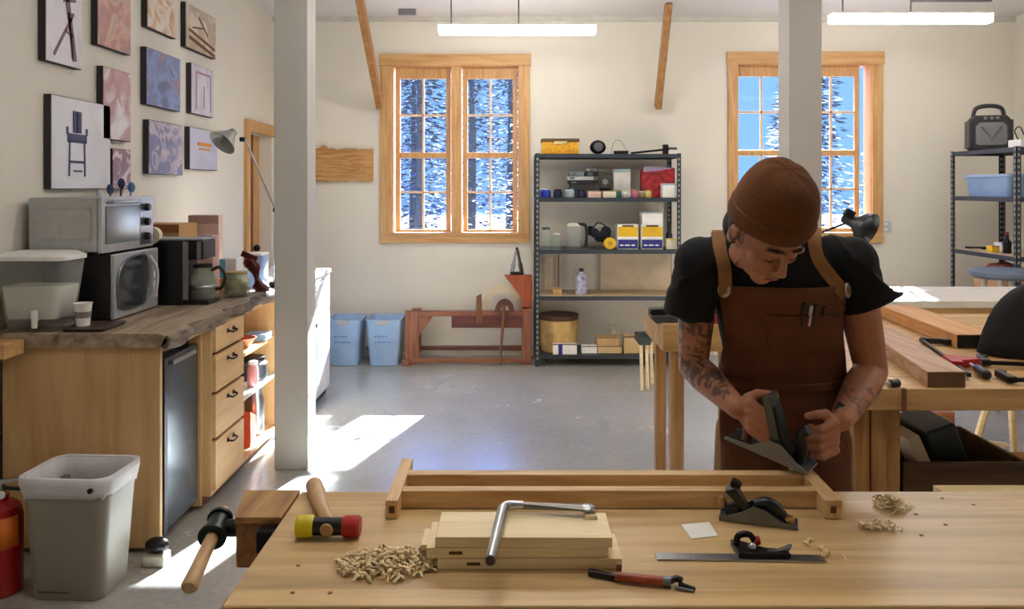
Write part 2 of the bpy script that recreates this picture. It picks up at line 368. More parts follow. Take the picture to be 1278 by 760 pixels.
for s in (-1, 1): MB().box(wx(1105)-.018, wx(1105)+.018, YB-.012, YB-.006, wz(283)+s*.025-.012, wz(283)+s*.025+.012).build('socket', M_white, t, bevel=.003)
# framed prints on the left wall ------------------------------------------------
def print_canvas(px0, px1, D0, ztop_py, zbot_py, lab, cols, art=None, scale=3):
    D0 = 2200/(640-px0); D1 = 2200/(640-px1); z0 = CAM_Z-(zbot_py-235)*D0/1000; z1 = ztop_py if isinstance(ztop_py, float) else CAM_Z-(ztop_py-235)*D0/1000
    t = thing('wall_print', lab, 'picture', (XL+.03, (D0+D1)/2, z0), 'prints on the left wall')
    MB().box(XL+.002, XL+.035, D0, D1, z0, z1).build('canvas_block', mat('canvas_side', (52, 46, 50), .7), t)
    nm = 'print_%d' % len(bpy.data.materials)
    m = bpy.data.materials.new(nm); m.use_nodes = True; n = m.node_tree.nodes; l = m.node_tree.links; b = n['Principled BSDF']
    b.inputs['Roughness'].default_value = .35
    tcn = n.new('ShaderNodeTexCoord'); no = n.new('ShaderNodeTexNoise'); no.inputs['Scale'].default_value = scale; no.inputs['Detail'].default_value = 3; no.inputs['Distortion'].default_value = 1.2
    l.new(tcn.outputs['Object'], no.inputs[0]); k = len(cols)
    r = ramp(n, [(.34+.3*i/max(k-1, 1), tuple(q*.70+232*.30 for q in c)) for i, c in enumerate(cols)]); l.new(no.outputs[0], r.inputs[0]); l.new(r.outputs[0], b.inputs['Base Color'])
    MB().box(XL+.035, XL+.038, D0+.003, D1-.003, z0+.003, z1-.003).build('printed_face', m, t)
    if art: art(t, D0, D1, z0, z1)
    return t
m_ink = mat('print_ink', (70, 72, 110), .6); m_mag = mat('print_magenta', (170, 130, 156), .6); m_gold = mat('print_orange', (214, 140, 60), .6)
def bar(mb, D0, D1, z0, z1, a, b_, w_):
    p = V((XL+.039, D0+(D1-D0)*a[0], z0+(z1-z0)*a[1])); q = V((XL+.039, D0+(D1-D0)*b_[0], z0+(z1-z0)*b_[1])); d = (q-p).normalized(); nrm = V((0, -d.z, d.y))*w_
    mb.prism([p-nrm, q-nrm, q+nrm, p+nrm], (.002, 0, 0))
def art_stool(t, *a):
    mb = MB()
    for s, e, w_ in (((.35, 1), (.78, .05), .018), ((.75, .42), (.2, .06), .008), ((.6, .42), (.72, .06), .008), ((.5, .27), (.75, .24), .006), ((.45, .5), (.8, .53), .01)): bar(mb, *a, s, e, w_)
    mb.build('stool_drawing', mat('print_plum', (134, 96, 116), .6), t)
def art_chair(t, *a):
    mb = MB()
    for s, e, w_ in (((.37, .62), (.37, .86), .022), ((.43, .62), (.43, .86), .022), ((.24, .56), (.56, .56), .022), ((.24, .6), (.24, .68), .008), ((.56, .6), (.56, .68), .008),
                     ((.28, .55), (.27, .14), .006), ((.52, .55), (.53, .14), .006), ((.29, .3), (.52, .3), .006), ((.34, .2), (.48, .2), .004)): bar(mb, *a, s, e, w_)
    mb.build('chair_drawing', m_ink, t)
def art_band(t, *a):
    mb = MB(); bar(mb, *a, (.25, .62), (.75, .62), .012); bar(mb, *a, (.3, .5), (.7, .5), .006); mb.build('printed_band', m_gold, t)
def art_frame(t, *a):
    mb = MB()
    for s, e in (((.2, .1), (.2, .85)), ((.2, .85), (.85, .85)), ((.85, .85), (.85, .1)), ((.55, .15), (.55, .6))): bar(mb, *a, s, e, .006)
    mb.build('window_drawing', m_mag, t)
def art_sweep(t, *a):
    mb = MB()
    for s, e, w_ in (((.1, .25), (.95, .05), .012), ((.1, .42), (.95, .2), .01), ((.4, .8), (.7, .45), .008), ((.2, .5), (.6, .6), .006)): bar(mb, *a, s, e, w_)
    mb.build('printed_strokes', mat('print_brown', (112, 66, 46), .6), t)
print_canvas(47, 93, 0, 2.75, 75, 'tall pale print of a plum three-legged stool, top left of the prints', [(196, 186, 206), (214, 208, 220), (200, 188, 196)], art_stool)
print_canvas(54, 129, 0, 117, 236, 'large white print of a dark tall-backed chair above the toaster oven', [(214, 214, 226), (222, 222, 232), (206, 208, 224)], art_chair)
print_canvas(113, 155, 0, 2.75, 55, 'red and grey blurred print at the top edge, second from left', [(118, 104, 110), (176, 90, 84), (196, 150, 130), (130, 120, 120)], scale=5)
print_canvas(120, 155, 0, 82, 173, 'narrow print with a dusty red block on white', [(206, 196, 208), (168, 106, 100), (178, 120, 128), (222, 214, 220)], scale=4)
print_canvas(132, 155, 0, 185, 236, 'small magenta print tucked beside the large chair print', [(226, 210, 220), (140, 70, 84), (90, 60, 84), (214, 190, 200)], scale=9)
print_canvas(176, 213, 0, 2.9, 33, 'orange and white print at the top edge, second from the right', [(90, 84, 100), (206, 150, 80), (226, 214, 206), (196, 132, 60)], scale=5)
print_canvas(175, 218, 0, 58, 130, 'deep blue print with reddish strokes', [(50, 62, 116), (96, 120, 190), (70, 84, 146), (124, 92, 110)], scale=5)
print_canvas(178, 221, 0, 149, 217, 'violet blue print with pale swirls, above the utensil jar', [(70, 76, 132), (84, 90, 146), (190, 168, 176), (80, 84, 140)], scale=6)
print_canvas(225, 263, 0, 2, 58, 'brown woodworking print at the top right of the group', [(196, 172, 136), (150, 118, 92), (206, 190, 164)], art_sweep, 4)
print_canvas(232, 260, 0, 78, 141, 'pale mauve print of a window shape, rightmost of the middle row', [(196, 188, 206), (176, 168, 196), (206, 196, 210)], art_frame, 4)
print_canvas(230, 265, 0, 158, 211, 'plain lilac print with a small orange band, lowest on the right', [(168, 170, 206), (178, 178, 210), (160, 164, 200)], art_band, 3)
# ---------------------------------------------------------------- cabinets and counter on the left
CF = -1.48   # plane of the cabinet fronts
KZ = .925    # top of the slab
def carcass(x0, x1, y0, y1, z0, z1, th=.018, back=True):
    m_ = MB().box(x0, x1, y0, y0+th, z0, z1).box(x0, x1, y1-th, y1, z0, z1).box(x0, x1, y0+th, y1-th, z0, z0+th).box(x0, x1, y0+th, y1-th, z1-th, z1)
    if back: m_.box(x0, x0+.008, y0+th, y1-th, z0+th, z1-th)
    return m_
t = thing('fridge_cabinet', 'plain pale plywood cabinet with a bare end panel around the small fridge', 'cabinet', (-1.8, 3.6, 0))
MB().box(-2.14, CF, 3.36, 3.385, 0.02, .865).build('end_panel', M_ply, t, bevel=.002)
MB().box(-2.14, CF, 3.80, 3.815, 0.02, .865).build('side_panel', M_ply, t)
MB().box(-2.14, CF+.01, 3.385, 3.80, .842, .865).build('top_rail', M_ply, t)
MB().box(-2.12, CF-.05, 3.385, 3.80, .02, .045).build('bottom_panel', M_ply, t)
t = thing('mini_fridge', 'small black fridge with a grey reflective door under the counter', 'fridge', (-1.7, 3.6, .05))
MB().box(-2.10, CF-.05, 3.395, 3.79, .045, .835).build('body', M_black, t, bevel=.004)
MB().box(CF-.05, CF-.005, 3.40, 3.785, .06, .80).build('door', mat('fridge_door', (96, 104, 116), .22, .7, noise=(3, .12)), t, bevel=.006)
MB().box(CF-.012, CF+.004, 3.395, 3.43, .055, .805).build('door_edge', M_black, t, bevel=.003)
MB().box(CF-.006, CF+.012, 3.47, 3.72, .765, .785).build('handle', M_steel, t, bevel=.003)
DX = -1.42
t = thing('drawer_cabinet', 'pale plywood cabinet with four stacked drawers left of the post', 'cabinet', (-1.8, 4.03, 0))
carcass(-2.14, DX-.02, 3.82, 4.24, .06, .868).build('carcass', M_ply, t)
MB().box(-2.12, DX-.07, 3.84, 4.22, 0, .06).build('plinth', M_brown, t)
M_drawer = wood('drawer_front_ply', (222, 184, 134), (206, 164, 112), 'Y', 1, .45, stretch=8)
zs = [(.745, .862), (.555, .728), (.335, .538), (.09, .318)]
for k, (z0, z1) in enumerate(zs):
    f = MB().box(DX-.02, DX, 3.832, 4.232, z0, z1).build('drawer_front', M_drawer, t, bevel=.002)
    zz = z1-.04; h = MB(); pts = bez([(DX, 3.99, zz), (DX+.022, 3.995, zz-.006), (DX+.024, 4.03, zz-.01), (DX+.022, 4.065, zz-.006), (DX, 4.07, zz)], 4)
    h.tube(pts, .005, 6)
    for yy in (3.99, 4.07): h.box(DX, DX+.004, yy-.01, yy+.01, zz-.01, zz+.01)
    h.build('handle', M_iron, f)
t = thing('open_shelf_cabinet', 'open plywood shelf cabinet full of jars behind the white post', 'cabinet', (-1.8, 4.6, 0))
carcass(-2.14, CF+.03, 4.245, 4.97, .05, .868).build('carcass', M_ply, t)
MB().box(-2.12, CF, 4.263, 4.952, .60, .618).build('shelf', M_ply, t)
MB().box(-2.12, CF-.03, 4.27, 4.95, 0, .05).build('plinth', M_brown, t)
# things inside the open cabinet
def jar(name, lab, c, r, h, mbody, mlid=None, cat='jar', group=None, lid='lid', rim=1.0, neck=None):
    t = thing(name, lab, cat, c, group); pr = [(0, 0), (r*.92, 0), (r, h*.06), (r, h*.8), (r*.85, h*.88), (r*.8, h)]
    if neck: pr = [(0, 0), (r*.95, 0), (r, h*.05), (r, h*neck), (r*.45, h*(neck+.14)), (r*.35, h)]
    MB().lathe(c, pr+[(0, h)]).build('body', mbody, t)
    if mlid:
        rl = (r*.4 if neck else r*.86)*rim; MB().lathe(V(c)+V((0, 0, h)), [(0, -.002), (rl, -.002), (rl, h*.12), (0, h*.12)]).build(lid, mlid, t, bevel=.001)
    return t
jar('steel_canister', 'tall shiny steel canister low in the open cabinet', (-1.54, 4.78, .068), .055, .25, M_steel, M_steel)
jar('cooking_pot', 'dark steel pot on the upper inside of the open cabinet', (-1.56, 4.80, .39), .085, .12, M_dsteel, M_iron, cat='pot') 
tag(MB().box(-1.70, -1.46, 4.27, 4.95, .375, .388).build('wire_shelf', M_white), 'white shelf board in the middle of the open cabinet', 'shelf')
tag(MB().prism([(-1.48, 4.52, .068), (-1.48, 4.62, .068), (-1.48, 4.62, .22), (-1.48, 4.52, .27)], (-.1, 0, 0)).build('snack_bag', mat('orange_red_bag', (214, 74, 40), .4)), 'orange-red packet leaning low in the open cabinet', 'packet')
jar('spray_can', 'pink and steel can standing next to the dark pot in the open cabinet', (-1.50, 4.62, .389), .03, .13, mat('pink_can', (220, 150, 150), .3, .3), M_white, 'can')
tag(MB().lathe((-1.57, 4.62, .619), [(0, 0), (.05, 0), (.09, .05), (.085, .05), (.05, .006), (0, .006)]).build('bowl', mat('terracotta', (170, 96, 70), .5)), 'terracotta bowl on the top shelf of the open cabinet', 'bowl')
tag(MB().box(-1.60, -1.47, 4.76, 4.90, .619, .66).build('plastic_box', mat('light_blue_plastic', (130, 170, 210), .4), bevel=.004), 'flat light blue box on the top shelf of the open cabinet', 'box')
# live edge slab
rr = random.Random(11); N = 34; y0, y1 = 3.335, 4.98
edge = []
for i in range(N+1):
    y = y0+(y1-y0)*i/N
    edge.append((CF+.045+.02*math.sin(i*.7)+rr.uniform(-.012, .012), y))
mb = MB(); rings = []
for i, (x, y) in enumerate(edge):
    lo = rr.uniform(-.02, .01); th = .062+.012*math.sin(i*1.3)
    rings.append([V((-2.19, y, KZ-.058)), V((-2.19, y, KZ)), V((x-.035, y, KZ)), V((x-.008, y, KZ-.012)), V((x+.005+lo*.4, y, KZ-.035)), V((x-.02+lo, y, KZ-th+.004)), V((x-.06, y, KZ-.058))])
mb.loft(rings)
m_bark = wood('slab_bark', (138, 122, 106), (70, 56, 46), 'Y', 2.5, .8, stretch=4)
t = thing('slab_countertop', 'weathered grey-brown live-edge slab worktop along the left wall', 'countertop', (-1.8, 4.1, KZ))
mb.build('slab', M_slab, t, sharp=40)
mb = MB(); rings = []
for i, (x, y) in enumerate(edge):
    j = rr.uniform(-.008, .008)
    rings.append([V((x-.004, y, KZ-.006)), V((x+.010+j, y, KZ-.02)), V((x+.012-j, y, KZ-.045)), V((x-.012+j, y, KZ-.07)), V((x-.03, y, KZ-.05))])
mb.loft(rings).build('bark_edge', m_bark, t, sharp=60)
t = thing('wall_ledge', 'short pale board jutting out at the near end of the slab', 'shelf', (-2.1, 3.3, .84))
MB().box(-2.2, -2.03, 3.20, 3.33, .845, .905).build('board', M_pinex, t, bevel=.003)
MB().tube(bez([(-2.15, 3.20, .83), (-2.135, 3.17, .80), (-2.115, 3.17, .79), (-2.10, 3.175, .81)], 5), .006, 6).build('hook', M_iron, t)
MB().box(-2.17, -2.13, 3.20, 3.215, .82, .846).build('hook_plate', M_iron, t)
# ---- things on the slab
t = thing('drink_dispenser', 'clear drink dispenser with white lid, half full of white powder, left end of the slab', 'dispenser', (-2.0, 3.46, KZ))
def rrect(cx, cy, hx, hy, r, z, n=5):
    return [V((cx+sx_*(hx-r)+r*math.cos(a), cy+sy_*(hy-r)+r*math.sin(a), z)) for sx_, sy_, a0 in ((1, 1, 0), (-1, 1, 90), (-1, -1, 180), (1, -1, 270)) for a in [math.radians(a0+90*k/n) for k in range(n+1)]]
dc = (-2.03, 3.45)
MB().loft([rrect(*dc, .11, .09, .03, KZ+.05), rrect(*dc, .145, .10, .03, KZ+.30)], cap=False).build('container', M_clear, t, solid=.003)
MB().loft([rrect(*dc, .105, .085, .03, KZ+.055), rrect(*dc, .125, .092, .03, KZ+.19)]).build('powder', mat('white_powder', (246, 242, 234), .9, bump=(80, .4)), t)
MB().loft([rrect(*dc, .155, .105, .035, KZ+.30), rrect(*dc, .155, .105, .035, KZ+.318), rrect(*dc, .12, .08, .03, KZ+.335)]).build('lid', M_white, t, bevel=.003)
MB().loft([rrect(*dc, .10, .085, .03, KZ+.0), rrect(*dc, .11, .09, .03, KZ+.05)]).build('base', M_clear, t)
MB().cyl((-2.0, 3.375, KZ+.06), (-2.0, 3.345, KZ+.06), .012, n=10).cyl((-2.0, 3.35, KZ+.095), (-2.0, 3.35, KZ+.02), .014, .011, 10).build('tap', M_white, t, bevel=.002)
t = thing('serving_tray', 'dark patterned tray between the dispenser and the microwave', 'tray', (-1.85, 3.45, KZ))
MB().loft([rrect(-1.81, 3.47, .085, .10, .02, KZ+.001), rrect(-1.81, 3.47, .095, .11, .02, KZ+.014)], cap=True).build('tray_body', mat('dark_tray', (70, 52, 46), .5, noise=(40, .5)), t)
t = thing('paper_cup', 'white paper cup standing on the dark tray', 'cup', (-1.86, 3.47, KZ+.016))
MB().lathe((-1.845, 3.44, KZ+.016), [(0, 0), (.026, 0), (.036, .095), (.038, .095), (.038, .098), (.034, .098), (.026, .01), (0, .01)]).build('cup_body', M_paper, t)
MB().lathe((-1.845, 3.44, KZ+.016), [(.0312, .035), (.0342, .062), (.0335, .062), (.030, .035)]).build('cup_print', mat('cup_print', (140, 130, 126), .6), t)
for k, (x, y, h) in enumerate(((-1.93, 3.62, .2), (-1.99, 3.63, .24), (-2.06, 3.62, .26))):
    pass
t = thing('microwave', 'microwave oven with silver front and black side, under the toaster oven', 'microwave', (-1.96, 3.85, KZ))
MX = -1.80
MB().box(-2.13, MX-.02, 3.62, 4.07, KZ+.012, KZ+.305).build('body', M_black, t, bevel=.004)
MB().box(MX-.02, MX, 3.62, 4.07, KZ+.01, KZ+.305).build('front_panel', mat('silver_plastic', (196, 198, 202), .35, .5), t, bevel=.006)
door = [(MX+.001, 3.645+.30*(.5+.5*sgn*1), 0) for sgn in ()]
dz = [(3.65, KZ+.06), (3.64, KZ+.15), (3.66, KZ+.23), (3.74, KZ+.275), (3.86, KZ+.285), (3.93, KZ+.27), (3.95, KZ+.15), (3.92, KZ+.06), (3.83, KZ+.042), (3.72, KZ+.042)]
MB().prism([(MX, y, z) for y, z in dz], (.006, 0, 0)).build('door_window', mat('smoked_glass', (44, 52, 58), .12), t, bevel=.002)
MB().tube(bez([(MX+.004, y, z) for y, z in dz+dz[:1]], 4), .006, 6).build('door_rim', M_dsteel, t)
MB().tube(bez([(MX, 3.975, KZ+.05), (MX+.025, 3.985, KZ+.10), (MX+.03, 3.985, KZ+.2), (MX, 3.975, KZ+.27)], 6), .009, 8).build('door_handle', MATS['silver_plastic'], t)
for k in range(3): MB().box(MX, MX+.004, 4.01, 4.055, KZ+.06+k*.05, KZ+.09+k*.05).build('button', M_white, t, bevel=.002)
for a_ in ((-2.1, 3.66), (-2.1, 4.03), (-1.84, 3.66), (-1.84, 4.03)): MB().cyl((a_[0], a_[1], KZ), (a_[0], a_[1], KZ+.014), .012, n=8).build('foot', M_black, t)
t = thing('toaster_oven', 'stainless toaster oven with glass door standing on the microwave', 'oven', (-1.98, 3.8, KZ+.305))
TX, TZ = -1.83, KZ+.318
MB().box(-2.16, TX-.02, 3.57, 4.08, TZ, TZ+.245).build('body', M_steel, t, bevel=.006)
mb = MB()
for z in (.05, .19): mb.box(-2.14, TX-.05, 3.564, 3.57, TZ+z, TZ+z+.012)
mb.m(0).box(-2.14, TX-.05, 3.567, 3.571, TZ+.05, TZ+.2); mb.build('side_panel', M_steel, t, bevel=.002)
MB().box(TX-.02, TX, 3.57, 4.08, TZ-.005, TZ+.25).build('front_frame', MATS['silver_plastic'], t, bevel=.004)
MB().box(TX, TX+.006, 3.60, 3.92, TZ+.035, TZ+.205).build('door_glass', mat('oven_glass', (110, 118, 118), .1), t, bevel=.002)
MB().tube([(TX+.0, 3.61, TZ+.222), (TX+.025, 3.615, TZ+.224), (TX+.025, 3.89, TZ+.224), (TX, 3.895, TZ+.222)], .007, 8).build('door_handle', M_steel, t)
mb = MB(); mb.box(TX, TX+.003, 3.93, 4.05, TZ+.01, TZ+.235); mb.build('control_panel', M_steel, t)
for k in range(3): MB().cyl((TX+.003, 3.99, TZ+.05+k*.072), (TX+.024, 3.99, TZ+.05+k*.072), .02, .017, 14).build('knob', M_black, t, bevel=.002)
for a_ in ((-2.12, 3.6), (-2.12, 4.02), (-1.87, 3.6), (-1.87, 4.02)): MB().cyl((a_[0], a_[1], KZ+.305), (a_[0], a_[1], TZ+.002), .014, n=8).build('foot', M_black, t)
# tape roll and utensil jar behind
t = thing('paper_roll', 'cream roll of tape lodged behind the right end of the toaster oven', 'roll', P(189, 294, 4.14))
c = P(190, 294, 4.14); MB().tube([c+V((-.0, -.015, 0)), c+V((0, .025, 0))], .045, 20).build('roll_body', mat('cream_tape', (226, 214, 180), .6), t, bevel=.003)
MB().tube([c+V((0, -.017, 0)), c+V((0, .0, 0))], .016, 14).build('core', M_brown, t)
c = V((-2.08, 4.18, KZ)); t = thing('utensil_jar', 'clear tall jar of utensils behind the toaster oven', 'jar', c)
MB().lathe(c, [(0, 0), (.055, 0), (.055, .47), (.052, .47), (.052, .006), (0, .006)]).build('jar_body', M_jar, t)
for k, (dx, dy, h, col) in enumerate(((.02, 0, .63, (40, 50, 90)), (-.02, .02, .6, (60, 80, 120)), (.035, .03, .61, (90, 140, 190)), (-.03, -.02, .57, (220, 226, 230)))):
    q = c+V((dx*.4, dy*.4, .01)); e = c+V((dx*1.9, dy*1.7, h)); u = MB().tube([q, e], .005, 6)
    u.sph(e, (.02, .008, .028), 8); u.build('utensil', mat('utensil_%d%d%d' % col, col, .4), t)
def carton(name, lab, x0, x1, y0, y1, z0, z1, m_, T=None, band=None, cat='box', group=None, flap=True):
    t = thing(name, lab, cat, ((x0+x1)/2, (y0+y1)/2, z0), group)
    MB().box(x0, x1, y0, y1, z0, z1).build('carton', m_, t, bevel=.0015)
    if flap:
        xm = (x0+x1)/2; MB().box(x0, x1, y0-.0008, y0, z1-(z1-z0)*.12, z1-.001).box(xm-.0015, xm+.0015, y0, y1, z1, z1+.0008).build('lid_seam', band or mat('seam', (120, 96, 70), .8), t)
    return t
carton('cardboard_box', 'open tan cardboard box behind the coffee maker', -2.16, -1.90, 4.56, 4.82, KZ, KZ+.40, M_card, band=mat('kraft_tape', (150, 92, 48), .6))
carton('cardboard_box', 'pinkish grey cardboard box right behind the coffee maker', -1.985, -1.80, 4.90, 4.97, KZ, KZ+.44, mat('pink_card', (206, 176, 166), .8), band=mat('pink_seam', (170, 140, 132), .8))
carton('leaflet_box', 'small pale box with a blue stripe leaning beside the coffee maker', -1.76, -1.685, 4.50, 4.60, KZ, KZ+.34, mat('rose_card', (214, 172, 160), .7), band=mat('blue_stripe', (90, 120, 180), .6))
# coffee maker
t = thing('coffee_maker', 'black drip coffee maker with a glass carafe on the slab', 'coffee maker', (-1.72, 4.25, KZ))
MB().box(-1.94, -1.70, 4.13, 4.33, KZ, KZ+.335).build('tower', M_black, t, bevel=.008)
MB().box(-1.70, -1.60, 4.14, 4.32, KZ+.235, KZ+.335).build('brew_head', M_black, t, bevel=.01)
MB().box(-1.70, -1.575, 4.15, 4.31, KZ, KZ+.022).build('warming_base', M_black, t, bevel=.006)
MB().box(-1.95, -1.60, 4.128, 4.332, KZ+.335, KZ+.345).build('lid', mat('grey_lid', (150, 152, 156), .4), t, bevel=.003)
MB().box(-1.70, -1.672, 4.126, 4.131, KZ+.03, KZ+.33).box(-1.63, -1.61, 4.133, 4.141, KZ+.24, KZ+.33).build('steel_trim', M_steel, t)
cc = V((-1.635, 4.23, KZ+.023))
k = MB().lathe(cc, [(0, 0), (.055, 0), (.068, .03), (.07, .075), (.055, .13), (.045, .15), (.047, .165), (.044, .165), (.043, .15), (.052, .128), (.066, .075), (.064, .03), (.052, .004), (0, .004)]).build('carafe', M_jar, t)
MB().lathe(cc, [(.0, .166), (.049, .166), (.049, .182), (.0, .186)]).build('carafe_lid', M_black, k)
MB().lathe(cc, [(0, .005), (.051, .005), (.0635, .03), (.0645, .045), (0, .045)]).build('coffee', mat('coffee', (30, 16, 8), .1), k)
MB().tube(bez([cc+V((.045, 0, .15)), cc+V((.085, 0, .165)), cc+V((.115, 0, .12)), cc+V((.10, 0, .06)), cc+V((.068, 0, .05))], 5), .009, 8).build('carafe_handle', M_black, k)
MB().lathe(cc, [(.069, .055), (.072, .06), (.072, .07), (.069, .075)]).build('carafe_band', M_steel, k)
# jar with yellow stuff
c = G(296, 370, KZ); t = thing('glass_jar', 'squat glass jar of yellow candy near the far end of the slab', 'jar', c)
MB().lathe(c, [(0, 0), (.062, 0), (.07, .02), (.07, .09), (.055, .115), (.055, .125), (.052, .125), (.052, .113), (.066, .088), (.066, .02), (0, .004)]).build('jar_body', M_jar, t)
MB().lathe(c, [(0, .126), (.058, .126), (.058, .14), (0, .142)]).build('lid', mat('pale_gold', (196, 176, 120), .35, .5), t)
mb = MB(); rr = random.Random(2)
for i in range(60):
    a = rr.random()*6.28; q = rr.random()**.5*.05; mb.sph(c+V((q*math.cos(a), q*math.sin(a), .014+rr.random()*.075)), .012, 6)
o = mb.build('candy', mat('yellow_candy', (214, 176, 40), .4), t); o['kind'] = 'stuff'
t = thing('storage_box', 'pale box with a light blue band and wooden base behind the candy jar', 'box', P(300, 338, 4.75))
a = P(288, 350, 4.78); mb = MB()
MB().box(a.x-.06, a.x+.05, a.y-.05, a.y+.05, KZ, KZ+.07).build('stand', M_pinex, t, bevel=.002)
MB().box(a.x-.05, a.x+.05, a.y-.045, a.y+.045, KZ+.07, KZ+.19).build('tub', M_white, t, bevel=.006)
MB().box(a.x-.052, a.x-.015, a.y-.048, a.y+.048, KZ+.075, KZ+.185).build('blue_wrap', mat('cyan_wrap', (96, 190, 222), .5), t, bevel=.004)
t = thing('clear_bin', 'clear plastic bin at the far end of the slab behind the red bag', 'bin', (-1.56, 4.90, KZ))
MB().loft([rrect(-1.56, 4.90, .045, .06, .02, KZ+.001), rrect(-1.56, 4.90, .05, .065, .02, KZ+.20)], cap=False).build('bin_body', clear('bluish_plastic', (206, 220, 236), .35, .2), t, solid=.003)
MB().loft([rrect(-1.56, 4.90, .053, .07, .02, KZ+.20), rrect(-1.56, 4.90, .053, .07, .02, KZ+.212)]).build('bin_lid', M_white, t)
t = thing('snack_bag', 'dark red crumpled snack bag beside the clear bin', 'bag', (-1.56, 4.7, KZ))
mb = MB(); rr = random.Random(4); R_ = []
for k in range(9):
    z = KZ+.002+.19*k/8; w_ = .03+.018*math.sin(k*1.1+1); cx = -1.47-.075*k/8
    R_.append([V((cx+(w_+rr.uniform(-.008, .008))*math.cos(q), 4.70+(.022+rr.uniform(-.006, .006))*math.sin(q), z)) for q in [6.283*i/12 for i in range(12)]])
mb.loft(R_); mb.build('bag_body', mat('maroon_foil', (96, 30, 30), .3, noise=(28, .6), bump=(30, .6)), t, sharp=60)
MB().obox((-1.545, 4.70, KZ+.205), (.10, .012, .035), RY(24).to_3x3()).build('folded_top', MATS['maroon_foil'], t, bevel=.003)
# architect lamp
t = thing('desk_lamp', 'grey cone lamp on a thin jointed arm in front of the left door', 'lamp', (-1.40, 4.75, KZ))
p0 = V((-1.468, 4.93, KZ)); p1 = P(344, 262, 4.8); p2 = P(306, 174, 4.75); p3 = P(290, 172, 4.72)
MB().cyl(p0, p0+V((0, 0, .03)), .03, n=16).build('clamp_base', M_iron, t, bevel=.003)
MB().tube([p0+V((0, 0, .03)), p1], .006, 8).build('lower_arm', M_steel, t)
MB().tube([p1, p2], .006, 8).build('upper_arm', M_steel, t)
MB().sph(p1, .018, 10).build('joint', M_black, t)
MB().tube([p2, p2+V((-.03, 0, 0.0))], .014, 10).build('swivel', M_black, t)
ax = V((-.9, -.1, .05)).normalized(); R = V((0, 0, 1)).rotation_difference(ax).to_matrix()
c = p3+V((.03, 0, 0)); Rl = V((0, 0, 1)).rotation_difference(V((.25, -.55, -.8)).normalized()).to_matrix()
MB().lathe(c+V((-.02, 0, .04)), [(0, 0), (.022, .002), (.03, .03), (.085, .11), (.082, .11), (.028, .034), (0, .012)], R=V((0, 0, 1)).rotation_difference(V((-.35, -.5, -.55)).normalized()).to_matrix()).build('lamp_shade', mat('grey_enamel', (158, 160, 156), .4, .3), t)
# ---- floor things on the left
t = thing('trash_can', 'grey-beige plastic wastebasket lined with a white bag in front of the plywood panel', 'trash can', (-1.615, 3.075, 0))
RT = RZ(-3); cx, cy = 0, 0; T_ = TR(-1.655, 3.075, 0) @ RT
def rr4(hx, hy, r, z, n=6): return rrect(0, 0, hx, hy, r, z, n)
m_can = mat('greige_plastic', (150, 144, 130), .45, noise=(4, .05))
MB(T_).loft([rr4(.132, .10, .04, 0), rr4(.138, .106, .045, .01), rr4(.165, .130, .05, .44), rr4(.174, .140, .055, .445), rr4(.174, .140, .055, .46), rr4(.160, .126, .05, .46), rr4(.13, .10, .04, .012), rr4(.01, .01, .004, .012)]).build('basket', m_can, t, sharp=50)
mb = MB(T_); rr = random.Random(8)
def wob(ring, a, zz=0): return [p+V((p.x, p.y, 0)).normalized()*rr.uniform(0, a)+V((0, 0, rr.uniform(-zz, zz))) for p in ring]
mb.loft([rr4(.150, .118, .04, .30), rr4(.158, .125, .05, .457), rr4(.168, .134, .055, .464), rr4(.177, .143, .056, .461), wob(rr4(.176, .142, .056, .44), .003), wob(rr4(.170, .136, .056, .41), .006, .004), wob(rr4(.1655, .131, .052, .385), .004, .010)], cap=False)
mb.build('bag_liner', mat('white_liner', (218, 216, 220), .45, bump=(18, .5)), t, sharp=180, solid=.0015)
MB(T_).cyl((.12, -.149, .425), (.12, -.139, .425), .010, n=10).build('liner_hole', M_black, t)
mb = MB(T_)
for i in range(16): mb.box(-.10+i*.0075, -.0965+i*.0075+.002*(i % 2), -.1105, -.1065, .030, .035)
mb.build('embossed_text', mat('text_dark', (84, 78, 70), .6), t)['kind'] = 'stuff'
for k, (x, y, s) in enumerate(((.03, .02, .04), (-.04, .03, .035), (.08, .03, .03), (.05, -.03, .035))):
    o = MB(T_).sph((x, y, .30+.02*k+s), (s, s*.8, s*.5), 9, RZ(30*k).to_3x3()).lathe((0, 0, 0), [(0, 0), (0, 0)]) if False else MB(T_ @ TR(x*.8, y*.9, .33+.02*k)).loft([[V((math.cos(q)*s*(1+.4*math.sin(3*q+k))*f, math.sin(q)*s*f*(1+.3*math.cos(2*q+k)), s*h)) for q in [6.283*i/14 for i in range(14)]] for f, h in ((.5, -.5), (1, -.1), (.8, .4), (.3, .6))])
    tag(o.build('crumpled_trash', mat('trash_%d' % (k % 2), ((96, 60, 46), (214, 200, 190))[k % 2], .7)), 'crumpled %s scrap inside the wastebasket, %s' % (('brown', 'pale', 'small brown', 'small pale')[k], ('nearest the middle', 'at the left', 'at the right', 'in front')[k]), 'trash', 'scraps in the wastebasket')
t = thing('fire_extinguisher', 'red fire extinguisher with orange label at the left edge beside the wastebasket', 'fire extinguisher', (-1.93, 3.05, 0))
c = V((-1.945, 3.04, 0))
MB().lathe(c, [(0, 0), (.07, 0), (.078, .012), (.078, .29), (.07, .325), (.045, .345), (.03, .35), (.03, .37), (0, .37)], 28).build('cylinder', mat('extinguisher_red', (168, 20, 24), .25), t)
def arcpatch(mb, c, r, a0, a1, z0, z1, n=10):
    R1 = [[c+V((r*math.cos(a), r*math.sin(a), z)) for a in [math.radians(a0+(a1-a0)*i/n) for i in range(n+1)]] for z in (z0, z1)]
    return mb.loft(R1, cap=False, closed=False)
